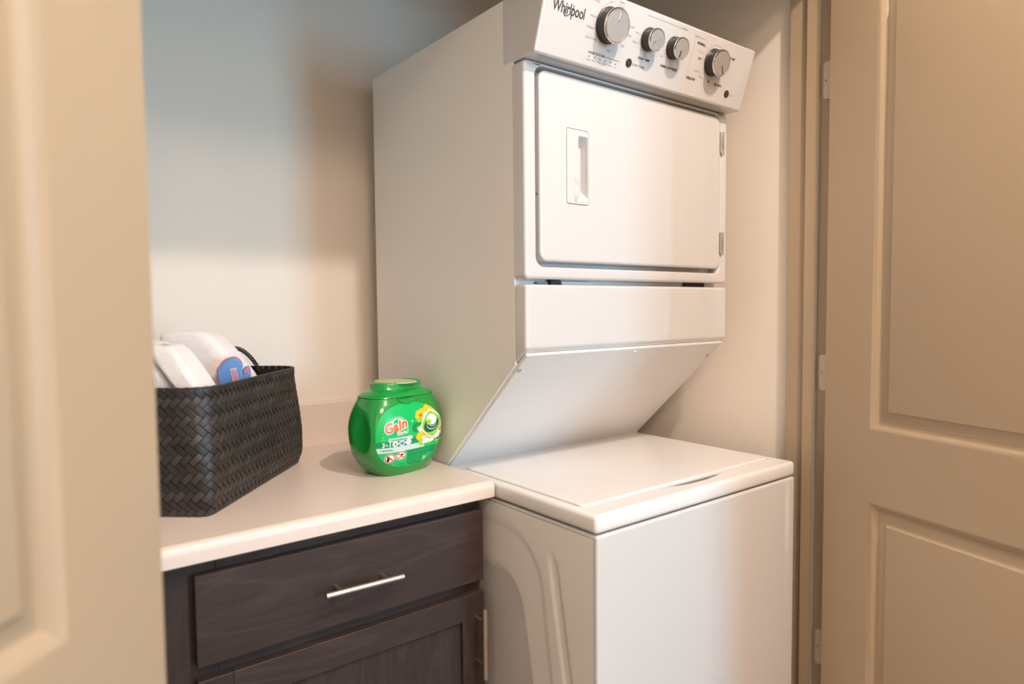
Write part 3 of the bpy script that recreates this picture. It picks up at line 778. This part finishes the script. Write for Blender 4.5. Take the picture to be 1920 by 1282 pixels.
def band(v0, v1, u0=-1, u1=1, nv=8, nu=24, slope=0.0):
    vs, fs = [], []
    for j in range(nv + 1):
        v = v0 + (v1 - v0) * j / nv; h = ell_half(v)
        a = max(-h, u0) if u0 != -1 else -h; b = min(h, u1) if u1 != 1 else h
        if b < a: b = a
        for i in range(nu + 1): vs.append((LU + a + (b - a) * i / nu, v))
    for j in range(nv):
        for i in range(nu):
            k = j * (nu + 1) + i; fs.append((k, k + 1, k + nu + 2, k + nu + 1))
    return vs, fs
label_ = None
bvs, bfs = band(LV - LRV * 0.999, LV + LRV * 0.999, nv=40, nu=40)
label_ = mesh('front_label', [(umap(u), fy(umap(u), v * LS + LO) - 0.0004, v * LS + LO) for u, v in bvs], bfs, M_LABEL, tub, angle=80)
label_['label'] = 'bright green printed label with orange lettering'
wrap('green_stripe', *band(.0610, .0745), M_LABELD, 1)
wrap('pale_stripe', *band(.0500, .0615, u1=0.040), M_LGREY, 2)
wrap('white_tab', *band(.0730, .0810, u0=-0.059, u1=0.006), M_LGREY, 2)
def disc(cu, cv, ru, rv, n=28, rings=3, a0=0.0, ph=0.0):
    vs = [(cu, cv)]; fs = []
    for r_ in range(1, rings + 1):
        for k in range(n):
            t = 2 * math.pi * k / n; x = ru * math.cos(t) * r_ / rings; y = rv * math.sin(t) * r_ / rings
            vs.append((cu + x * math.cos(a0) - y * math.sin(a0), cv + x * math.sin(a0) + y * math.cos(a0)))
    for k in range(n): fs.append((0, 1 + k, 1 + (k + 1) % n))
    for r_ in range(1, rings):
        b0 = 1 + (r_ - 1) * n; b1 = 1 + r_ * n
        for k in range(n): fs.append((b0 + k, b1 + k, b1 + (k + 1) % n, b0 + (k + 1) % n))
    return vs, fs
def join(lst):
    vs, fs = [], []
    for v_, f_ in lst:
        o_ = len(vs); vs += v_; fs += [tuple(i + o_ for i in f) for f in f_]
    return vs, fs
def rectp(u0, v0, u1, v1, n=4):
    vs = [(u0 + (u1 - u0) * i / n, v) for v in (v0, v1) for i in range(n + 1)]
    return vs, [(i, i + 1, i + n + 2, i + n + 1) for i in range(n)]
def ltext(body, size, u, v, m, layer, bold=0.0, rot=0.0, shear=0.0, spacing=1.0, name='label_lettering', sx=1.2):
    vs, fs = text_mesh(body, size, bold, shear, spacing)
    c, s = math.cos(rot), math.sin(rot)
    return wrap(name, [(u + x * sx * c - y * s, v + x * sx * s + y * c) for x, y in vs], fs, m, layer)
def clipl(vs):
    out = []
    for u, v in vs:
        h = ell_half(min(max(v, LV - LRV * .99), LV + LRV * .99)) * 0.995
        out.append((max(min(u, LU + h), LU - h), min(max(v, LV - LRV * .99), LV + LRV * .99)))
    return out
# flower picture
def wd(lst, m, layer, name='label_picture'):
    vs, fs = join(lst); o = wrap(name, clipl(vs), fs, m, layer)
    if len(lst) > 1: o['kind'] = 'stuff'
wd([disc(.070, .112, .030, .034, 28, 5, .5), disc(.086, .078, .022, .022, 24, 4), disc(.048, .0760, .026, .013, 24, 4, .1), disc(.078, .064, .020, .009, 20, 4), disc(.034, .124, .011, .009, 20, 3), disc(.028, .119, .007, .006, 16, 3), disc(.041, .128, .008, .008, 16, 3)], M_LYELLOW, 3)
wd([disc(.037, .121, .005, .004, 14, 2), disc(.088, .115, .006, .011, 16, 2, .5), disc(.050, .080, .008, .004, 16, 2), disc(.066, .070, .007, .003, 14, 2)], M_LORANGE, 4)
wd([disc(.026, .097, .014, .011, 24, 3, .4), disc(.040, .104, .008, .008, 18, 2), disc(.085, .085, .010, .010, 20, 2, .6), disc(.088, .065, .009, .007, 16, 2), disc(.072, .060, .008, .005, 16, 2)], M_LABELD, 4)
wd([disc(.030, .094, .0065, .005, 18, 2), disc(.040, .062, .012, .008, 18, 3), disc(.058, .062, .010, .007, 18, 3), disc(.032, .1115, .008, .006, 18, 2)], M_LLIME, 5)
wd([disc(.033, .0900, .006, .0045, 16, 2), disc(.050, .0625, .011, .005, 18, 2, .2), disc(.066, .0615, .009, .004, 18, 2), disc(.080, .0700, .012, .007, 18, 2), disc(.044, .0700, .006, .004, 12, 2), disc(.088, .0750, .006, .004, 12, 2), disc(.012, .112, .002, .002, 8, 1), disc(.047, .112, .006, .015, 16, 2, -.2)], M_LWHITE, 6)
wd([disc(.047, .0695, .005, .003, 12, 2), disc(.074, .0655, .004, .003, 12, 2), disc(.061, .077, .008, .004, 14, 2)], M_LPINK, 7)
# the pod: a rounded diamond with swirl
def diamond(cu, cv, r, rot, n=32, rings=4, e_=1.35):
    vs = [(cu, cv)]; fs = []
    for q_ in range(1, rings + 1):
        for k in range(n):
            t = 2 * math.pi * k / n; c, s = math.cos(t), math.sin(t)
            x = math.copysign(abs(c) ** (2 / e_), c) * r * q_ / rings; y = math.copysign(abs(s) ** (2 / e_), s) * r * q_ / rings
            vs.append((cu + x * math.cos(rot) - y * math.sin(rot), cv + x * math.sin(rot) + y * math.cos(rot)))
    for k in range(n): fs.append((0, 1 + k, 1 + (k + 1) % n))
    for q_ in range(1, rings):
        b0 = 1 + (q_ - 1) * n; b1 = 1 + q_ * n
        for k in range(n): fs.append((b0 + k, b1 + k, b1 + (k + 1) % n, b0 + (k + 1) % n))
    return vs, fs
wd([diamond(.067, .0985, .0335, .12)], M_LWHITE, 7)
wd([diamond(.067, .0980, .0300, .12)], M_LLIME, 8)
wd([disc(.066, .0960, .0225, .0160, 28, 4, .25)], M_LTEAL, 9)
wd([disc(.067, .1080, .0150, .0120, 26, 3, -.3)], M_LWHITE, 10)
wd([disc(.058, .1030, .0070, .0060, 20, 2, .2)], M_LLIME, 11)
def arcw(cu, cv, r, w_, a0, a1, n=20, ar=0.7):
    vs, fs = [], []
    for k in range(n + 1):
        t = math.radians(a0 + (a1 - a0) * k / n); ww = w_ * math.sin(math.pi * (k + .3) / (n + .6))
        vs += [(cu + (r - ww) * math.cos(t), cv + ar * (r - ww) * math.sin(t)), (cu + (r + ww) * math.cos(t), cv + ar * (r + ww) * math.sin(t))]
    return vs, [(2 * k, 2 * k + 1, 2 * k + 3, 2 * k + 2) for k in range(n)]
wd([arcw(.068, .098, .0165, .0012, 175, 340), arcw(.069, .101, .0115, .0010, 185, 345)], M_LWHITE, 12)
# sun rays above the name
rays = []
for k in range(17):
    a = math.radians(14 + 152 * k / 16); r0, r1 = 0.0120, 0.0260 if k % 2 == 0 else 0.0225
    c, s = math.cos(a), math.sin(a); w0 = 0.0007
    rays.append(([(-.027 + r0 * c + w0 * s, .1120 + r0 * s * .72 - w0 * c), (-.027 + r0 * c - w0 * s, .1120 + r0 * s * .72 + w0 * c), (-.027 + r1 * c, .1120 + r1 * s * .72)], [(0, 1, 2)]))
wd(rays, M_LWHITE, 4)
ltext('Gain', .0300, -.0340, .1050, M_LWHITE, 5, bold=0.0028, rot=math.radians(10), shear=0.12, spacing=1.06, sx=1.05)
ltext('Gain', .0300, -.0340, .1050, M_LORANGE, 8, bold=0.0009, rot=math.radians(10), shear=0.12, spacing=1.06, sx=1.05)
ltext('flings!', .0145, -.0160, .0905, M_LWHITE, 5, bold=0.0003, rot=math.radians(4), shear=0.2, sx=0.95)
ltext('+AromaBoost', .0072, -.0270, .0768, M_LABELD, 5, sx=1.1)
ltext('3', .0140, -.0665, .0672, M_LWHITE, 5, bold=0.0004); ltext('in', .0070, -.0575, .0672, M_LWHITE, 5, bold=0.0002); ltext('1', .0140, -.0490, .0672, M_LWHITE, 5, bold=0.0004)
ltext('ORIGINAL', .0066, -.0560, .0556, M_LABELD, 5, sx=1.1)
ltext('+', .009, -.0260, .0680, M_LWHITE, 5); ltext('+', .009, -.0078, .0680, M_LWHITE, 5)
wd([disc(-.0350, .0677, .0078, .0058), disc(-.0170, .0677, .0078, .0058), disc(.0010, .0677, .0078, .0058)], M_LWHITE, 4)
wd([disc(-.0350, .0674, .0020, .0036, 14, 2)], M_LABELD, 6); wd([disc(-.0170, .0677, .0056, .0036, 16, 2)], M_BLUE, 6); wd([disc(.0010, .0677, .0050, .0022, 14, 2)], M_LPINK, 6)
wd([disc(-.0690, .0920, .0016, .0012, 10, 1), disc(-.0690, .0840, .0028, .0026, 12, 1), rectp(-.0760, .0780, -.0620, .0790)], M_LLIME, 5)
# two warning discs
for cu, cv in ((-.0470, .0375), (-.0185, .0405)):
    wd([disc(cu, cv, .0140, .0100)], M_LWHITE, 5)
    wd([disc(cu, cv, .0128, .0092)], M_LRED, 6)
    wd([disc(cu, cv, .0104, .0074)], M_LWHITE, 7)
    c, s = .0105 * math.cos(math.radians(-42)), .0078 * math.sin(math.radians(-42)); e1 = .0007
    wd([([(cu - c - e1, cv - s - e1), (cu + c - e1, cv + s - e1), (cu + c + e1, cv + s + e1), (cu - c + e1, cv - s + e1)], [(0, 1, 2, 3)])], M_LRED, 10)
wd([disc(-.0515, .0400, .0036, .0027, 14, 2), disc(-.0510, .0345, .0035, .0042, 14, 2), disc(-.0455, .0368, .0050, .0010, 10, 1, .4)], M_LBLACK, 8)
wd([disc(-.0160, .0430, .0033, .0021, 12, 1), disc(-.0185, .0392, .0056, .0009, 10, 1, .7), disc(-.0225, .0368, .0028, .0010, 10, 1, .5)], M_LBLACK, 8)
# illegible fine print
fp = []
rnd = random.Random(3)
for k in range(9):
    v = .0475 - .0031 * k; u = -.0010
    end = (.0830 - .0016 * k if k < 5 else .058 - .004 * (k - 5))
    thick = .0009 if k in (0, 3) else .0005
    while u < end:
        l_ = rnd.uniform(.004, .010); fp.append(rectp(u, v - thick, min(u + l_, end), v + thick, 2)); u += l_ + .0012
for k in range(2):
    fp.append(rectp(-.028 + k * .012, .0210 - k * .0045, -.006 + k * .004, .0217 - k * .0045, 3))
u = .004
while u < .042: fp.append(rectp(u, .0165, u + .0026, .0200, 1)); u += .0040
wd(fp, M_LPRINT, 5)
wd([rectp(.0440, .0215, .0510, .0285, 2)], M_LWHITE, 5); wd([rectp(.0462, .0232, .0490, .0268, 1)], M_LRED, 6)
# thumb notch under the lid
nt_ = []
for r_ in (1.0, 0.88, 0.55, 0.15):
    nt_.append([(0.006 + .0235 * r_ * math.cos(2 * math.pi * k / 32), 0, .1785 + (.0130 * r_ * math.sin(2 * math.pi * k / 32) if math.sin(2 * math.pi * k / 32) < 0 else .0008 * r_)) for k in range(32)])
def nfn(i):
    return lambda p: (umap(p[0]), fy(umap(p[0]), p[2]) - (0.0002, 0.0042, 0.0022, 0.0010)[i], p[2])
bmn = bmesh.new(); Ls = []
for i, lp in enumerate(nt_): Ls.append([bmn.verts.new(nfn(i)(p)) for p in lp])
for a, b in zip(Ls, Ls[1:]):
    for k in range(32): bmn.faces.new((a[k], a[(k + 1) % 32], b[(k + 1) % 32], b[k]))
bmn.faces.new(Ls[-1])
from_bm('thumb_tab', bmn, M_GREENC, lidp, angle=60)

# ------------------------------------------------------------------ basket
BC = Vector((-0.569, 0.434)); tA = math.radians(41.5)
AV = Vector((math.sin(tA), math.cos(tA))); BV = Vector((-math.cos(tA), math.sin(tA)))
BL, BWD, BH = 0.466, 0.215, 0.241
BCEN = BC + AV * BL / 2 + BV * BWD / 2
basket = empty('woven_basket', (BCEN.x, BCEN.y, ZC)); tag(basket, 'dark brown woven strap basket holding white towels at the left of the worktop', 'basket')
basket.rotation_euler = (0, 0, math.atan2(AV.y, AV.x))      # local x along AV, local y along BV
BZ0 = 0.001
def per(hx, hy, r): return 4 * (hx - r) + 4 * (hy - r) + 2 * math.pi * r
def rpoint(f, hx, hy, r):
    """f in [0,1) around the rounded rectangle from the middle of the +x side, counterclockwise; equal shares per segment of the reference"""
    segs = [hy - r, math.pi * r / 2, 2 * (hx - r), math.pi * r / 2, 2 * (hy - r), math.pi * r / 2, 2 * (hx - r), math.pi * r / 2, hy - r]
    P = sum(segs); d = (f % 1.0) * P
    i = 0
    while i < 8 and d > segs[i]: d -= segs[i]; i += 1
    t = d / segs[i] if segs[i] > 0 else 0
    if i == 0: return (hx, (hy - r) * t), (1, 0)
    if i == 8: return (hx, -(hy - r) * (1 - t)), (1, 0)
    if i == 2: return ((hx - r) * (1 - 2 * t), hy), (0, 1)
    if i == 4: return (-hx, (hy - r) * (1 - 2 * t)), (-1, 0)
    if i == 6: return (-(hx - r) * (1 - 2 * t), -hy), (0, -1)
    k = (i - 1) // 2; a = math.radians(90 * k + 90 * t)
    cx = (hx - r) * (1 if k in (0, 3) else -1); cy = (hy - r) * (1 if k in (0, 1) else -1)
    return (cx + r * math.cos(a), cy + r * math.sin(a)), (math.cos(a), math.sin(a))
def bsurf(f, q, off=0.0):
    t = q / BH
    r = 0.018 + 0.040 * smooth(0, 0.85, t)
    bul = 0.006 * math.sin(math.pi * min(t * 1.1, 1)) - 0.006 * smooth(.12, 0, t)
    hx, hy = BL / 2 - 0.002 + bul, BWD / 2 - 0.002 + bul
    (x, y), (nx, ny_) = rpoint(f, hx, hy, r)
    dip = 0.0
    return Vector((x + nx * off, y + ny_ * off, BZ0 + q))
# lining
for nm, off_, mm in (('basket_lining', -0.0035, M_WEAVEB),):
    vs, fs = [], []; n = 160
    for q in [0, .01, .03, .06, .12, .18, .22, .236]:
        for k in range(n): vs.append(bsurf(k / n, q, -0.0005))
    R_ = 8
    for q in [.236, .22, .12, .01]:
        for k in range(n): vs.append(bsurf(k / n, q, -0.0040))
    for j in range(11):
        for k in range(n): fs.append((j * n + k, j * n + (k + 1) % n, (j + 1) * n + (k + 1) % n, (j + 1) * n + k))
    fs.append(tuple(range(11 * n, 12 * n))); fs.append(tuple(reversed(range(0, n))))
    mesh(nm, vs, fs, mm, basket, angle=60)
PER = per(BL / 2, BWD / 2, 0.04); NP = 74
cw = PER / (NP * math.sqrt(2))
hw_ = cw / math.sqrt(2)
strips = []
bpy.context.view_layer.update()
BM = basket.matrix_world.copy()
def float_mesh(i0, j0, kind):
    """kind A: cells (i0..i0+2, j0..j0+1) ; kind B: cells (i0..i0+1, j0-1..j0+1)"""
    if kind == 'A': ia, ib, ja, jb, nl, nw = i0, i0 + 2, j0, j0 + 1, 4, 2
    else: ia, ib, ja, jb, nl, nw = i0, i0 + 1, j0 - 1, j0 + 1, 4, 2
    g_ = 0.05
    NI, NJ = (nl, nw) if kind == 'A' else (nw, nl)
    vs, fs = [], []
    for a in range(NI + 1):
        for b in range(NJ + 1):
            I = ia + g_ + (ib - ia - 2 * g_) * a / NI; J = ja + g_ + (jb - ja - 2 * g_) * b / NJ
            tl = (a / NI if kind == 'A' else b / NJ); tw = (b / NJ if kind == 'A' else a / NI)
            h = 0.0004 + 0.0024 * math.sin(math.pi * (0.10 + 0.80 * tl)) ** 0.8 - 0.0004 * abs(2 * tw - 1) ** 2
            p = (I + J) * hw_; q = (I - J) * hw_
            q = min(max(q, 0.0), BH)
            vs.append((p / PER, q, h))
    for a in range(NI):
        for b in range(NJ):
            k = a * (NJ + 1) + b; fs.append((k, k + NJ + 1, k + NJ + 2, k + 1))
    # skirt
    border = [(a, 0) for a in range(NI + 1)] + [(NI, b) for b in range(1, NJ + 1)] + [(a, NJ) for a in range(NI - 1, -1, -1)] + [(0, b) for b in range(NJ - 1, 0, -1)]
    base = len(vs)
    for a, b in border:
        f, q, h = vs[a * (NJ + 1) + b]; vs.append((f, q, -0.0012))
    m_ = len(border)
    for k in range(m_):
        a, b = border[k]; c, d = border[(k + 1) % m_]
        fs.append((a * (NJ + 1) + b, c * (NJ + 1) + d, base + (k + 1) % m_, base + k))
    pts = [bsurf(f, q, h) for f, q, h in vs]
    return pts, fs
rows = int(BH / hw_) + 3
for dq in range(-3, rows):
    for s_ in range(2 * NP):
        # i - j = dq ; i + j = s
        if (s_ + dq) % 2: continue
        i0 = (s_ + dq) // 2; j0 = (s_ - dq) // 2
        if dq % 4 == 0: kind = 'A'
        elif dq % 4 == 2: kind = 'B'
        else: continue
        qc = (dq + 0.5 + (0.5 if kind == 'A' else 0.5)) * hw_
        if qc < 0.002 or qc > BH - 0.001: continue
        strips.append((kind, i0, j0))
items = []
for kind, i0, j0 in strips:
    pts, fs = float_mesh(i0, j0, kind)
    c = BM @ (sum(pts, Vector()) / len(pts))
    # facing and inside the frame?
    nrm = (BM.to_3x3() @ (pts[1] - pts[0]).cross(pts[3] - pts[0])).normalized()
    view = (CAMLOC - c); d_ = view.length
    cl = basket.matrix_world.inverted() @ c
    outn = Vector((0, 0, 0))
    if abs(cl.x) / (BL / 2) > abs(cl.y) / (BWD / 2): outn = Vector((math.copysign(1, cl.x), 0, 0))
    else: outn = Vector((0, math.copysign(1, cl.y), 0))
    outn = BM.to_3x3() @ outn
    facing = outn.dot(view.normalized())
    hor = view.x * -RT.x + view.y * -RT.y
    dep = -(view.dot(FW))
    px_ = (-view.dot(RT)) / dep
    vis = facing > 0.02 and px_ > -0.545
    items.append((0 if vis else 1, -facing / d_ ** 2, pts, fs, kind))
items.sort(key=lambda t: (t[0], t[1]))
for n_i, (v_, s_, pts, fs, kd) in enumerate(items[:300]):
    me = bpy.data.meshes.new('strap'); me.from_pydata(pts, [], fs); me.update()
    o = link('strap', me, M_WEAVE if kd == 'A' else M_WEAVE_DIM, basket, angle=50)
vs, fs = join([([tuple(p) for p in pts], f_) for _, _, pts, f_, _ in items[300:]])
rest = mesh('strap_weave', vs, fs, M_WEAVEI, basket, angle=50); rest['kind'] = 'stuff'
# rim: rolled cord with slanted wraps
n = 220
vs = []; fs = []
for k in range(n):
    for a in range(8):
        t = 2 * math.pi * a / 8; wob = 1 + 0.22 * math.sin(2 * math.pi * 74 * k / n * 1.0 + t)
        p = bsurf(k / n, BH, 0.0003 + 0.0026 * wob * math.cos(t)); p.z += -0.001 + 0.0026 * wob * math.sin(t); vs.append(p)
for k in range(n):
    for a in range(8): fs.append((k * 8 + a, k * 8 + (a + 1) % 8, ((k + 1) % n) * 8 + (a + 1) % 8, ((k + 1) % n) * 8 + a))
mesh('rim', vs, fs, M_WEAVE, basket, angle=60)
# braided handles, one at each short end
def braid(name, base_x, sgn):
    path = []
    for k in range(41):
        t = k / 40; y = 0.045 + (t - 0.5) * 0.088; z = BH - 0.012 + 0.060 * math.sin(math.pi * t) ** 0.62
        x = base_x - sgn * 0.030 * math.sin(math.pi * t) ** 0.8
        path.append(Vector((x, y, BZ0 + z)))
    h = None
    for j in range(3):
        pts = []
        for k in range(121):
            t = k / 120 * 40; i = min(int(t), 39); p = path[i].lerp(path[i + 1], t - i)
            tg = (path[i + 1] - path[i]).normalized(); s = tg.cross(Vector((1, 0, 0.1))).normalized(); u_ = s.cross(tg)
            ph = 2 * math.pi * (k / 120 * 9 + j / 3)
            pts.append(p + s * 0.0026 * math.cos(ph) + u_ * 0.0026 * math.sin(ph))
        o = tube('handle' if j == 0 else 'cord', pts, 0.0029, M_WEAVE, basket if h is None else h, 7)
        if h is None: h = o
for sg in (1, -1): braid('handle', sg * (BL / 2 - 0.006), sg)

# ------------------------------------------------------------------ towels
def towel(idx, s0, s1, b0, b1, ztop, label, wob, lean=0.85, grow=0.0):
    """a folded towel standing in the basket, its top leaning towards the basket's far long side"""
    rnd_ = random.Random(idx)
    zc0, zc1 = 0.015, ztop - ZC
    xc, yc = (s0 + s1) / 2 - BL / 2, (b0 + b1) / 2 - BWD / 2
    hx, hy = (s1 - s0) / 2, (b1 - b0) / 2
    vs, fs = [], []
    NU, NV = 72, 56
    hh = (zc1 - zc0) / 2; zm = (zc1 + zc0) / 2
    def se(c, e_): return math.copysign(abs(c) ** e_, c)
    for j in range(NV + 1):
        ph = -math.pi / 2 + math.pi * j / NV
        for i in range(NU):
            th = 2 * math.pi * i / NU
            cp = se(math.cos(ph), 0.34); sp = se(math.sin(ph), 0.50)
            x = hx * cp * se(math.cos(th), 0.40); y = hy * cp * se(math.sin(th), 0.42); z = hh * sp
            Z = zm + z
            sh = max(0.0, Z - 0.205)
            Y = y * (1 + grow * sh) + lean * (sh + 2.0 * sh * sh)
            free = min(1.0, max(0.0, (Z - 0.20) / 0.05))
            Y += free * (0.003 * math.sin(26 * x + wob) + 0.003 * math.sin(40 * Z + wob))
            X = x + free * 0.003 * math.sin(34 * Z + wob * 1.7)
            Z += 0.0035 * math.sin(30 * x + 20 * y + wob * 3) * max(0, sp)
            vs.append((X + rnd_.uniform(-.0005, .0005), Y + rnd_.uniform(-.0005, .0005), Z + rnd_.uniform(-.0005, .0005)))
    for j in range(NV):
        for i in range(NU): fs.append((j * NU + i, j * NU + (i + 1) % NU, (j + 1) * NU + (i + 1) % NU, (j + 1) * NU + i))
    o = mesh('folded_towel', vs, fs, M_TOWEL, None, angle=180)
    o.location = BM @ Vector((xc, yc, 0.0)); o.rotation_euler = (0, 0, math.atan2(AV.y, AV.x))
    tag(o, label, 'towel', 'white towels in the basket')
    return o
towel(1, 0.030, 0.200, 0.058, 0.180, 1.236, 'leftmost white terry towel in the woven basket, partly hidden by the open door', 0.4, 0.60)
towel(2, 0.024, 0.095, 0.012, 0.056, 1.236, 'white terry towel at the near corner of the woven basket, between the other two', 1.9, 0.50, 5.0)
towel(3, 0.222, 0.305, 0.020, 0.168, 1.252, 'rightmost white terry towel in the woven basket, behind the blue plastic clip', 3.1, 0.52)

# ------------------------------------------------------------------ blue plastic clip
clip = empty('plastic_clip', (-0.43, 0.60, 1.14)); tag(clip, 'small blue plastic clip with pink edges tucked between towel and basket rim', 'clip')
CO2 = BC + AV * 0.203 + BV * 0.050; CO = Vector((CO2.x, CO2.y, 1.150)); CRX = Vector((0.963, -0.27, 0.0)).normalized(); CUZ = Vector((0, 0, 1)); CN = CRX.cross(CUZ)   # CN points towards the camera
SC_ = 1 / 815.0
def clip_part(name, pts, d0, d1, m, bev, parent, steps=4):
    bm = bmesh.new()
    def P(u, v, d): return CO + CRX * (u * SC_) + CUZ * (v * SC_) + CN * d
    # round the outline with a closed smooth curve
    n = len(pts); sm = []
    for i in range(n):
        p0, p1, p2, p3 = (Vector(pts[(i + k) % n]) for k in (-1, 0, 1, 2))
        for s in range(steps):
            t = s / steps
            sm.append(0.5 * ((2 * p1) + (p2 - p0) * t + (2 * p0 - 5 * p1 + 4 * p2 - p3) * t * t + (3 * p1 - p0 - 3 * p2 + p3) * t ** 3))
    A = [bm.verts.new(P(v.x, v.y, d0)) for v in sm]; B = [bm.verts.new(P(v.x, v.y, d1)) for v in sm]
    bm.faces.new(A); top = bm.faces.new(B[::-1])
    for i in range(len(sm)): bm.faces.new((A[i], B[i], B[(i + 1) % len(sm)], A[(i + 1) % len(sm)]))
    bmesh.ops.recalc_face_normals(bm, faces=bm.faces)
    if bev:
        es = [e_ for f in bm.faces if len(f.verts) > 6 for e_ in f.edges]
        bmesh.ops.bevel(bm, geom=es, offset=bev, segments=4, profile=0.5, affect='EDGES', clamp_overlap=True)
    return from_bm(name, bm, m, parent, angle=60)
main_o = [(-14, -30), (-24, 12), (-21, 22), (-13, 33), (-3, 38), (7, 38), (14, 32), (17, 24), (16, 14), (19, -30)]
clip_part('clip_shell', main_o, -0.006, 0.0065, M_BLUE, 0.0045, clip)
clip_part('pink_edge', [(u * 1.04 - 0.6, v * 1.03 + 0.8) for u, v in main_o], -0.012, -0.0055, M_PINK, 0.001, clip)
ins = clip_part('ribbed_inset', [(-4, 20), (6, 22), (14, -22), (4, -24)], 0.0050, 0.0078, M_PALE, 0.0010, clip, steps=1)
for k in range(3):
    clip_part('rib', [(-1.6 + 2.9 * k, 18), (-0.6 + 2.9 * k, 18), (7.6 + 2.6 * k, -20), (6.6 + 2.6 * k, -20)], 0.0076, 0.0090, M_PINK, 0.0, ins, steps=1)
clip_part('side_lobe', [(14, -30), (16, 14), (21, 22), (27, 23), (29, 18), (30, 4), (31, -30)], -0.010, 0.001, M_BLUE, 0.0035, clip)
clip_part('lobe_inset', [(17.5, 12), (22, 20), (27, 20.5), (26, 14), (21, 9)], -0.0005, 0.0022, M_PINK, 0.0008, clip, steps=2)
keep(clip)

# ------------------------------------------------------------------ hall ceiling lamp (behind the camera)
cl = empty('ceiling_light', (LAMP.x, LAMP.y, CZ)); tag(cl, 'small round ceiling light in the hall outside the closet', 'ceiling light')
lathe('canopy', [(0.075, 0), (0.075, -0.012), (0.055, -0.018), (0.05, -0.018)], Matrix.Identity(4), M_NICK, cl, 32)
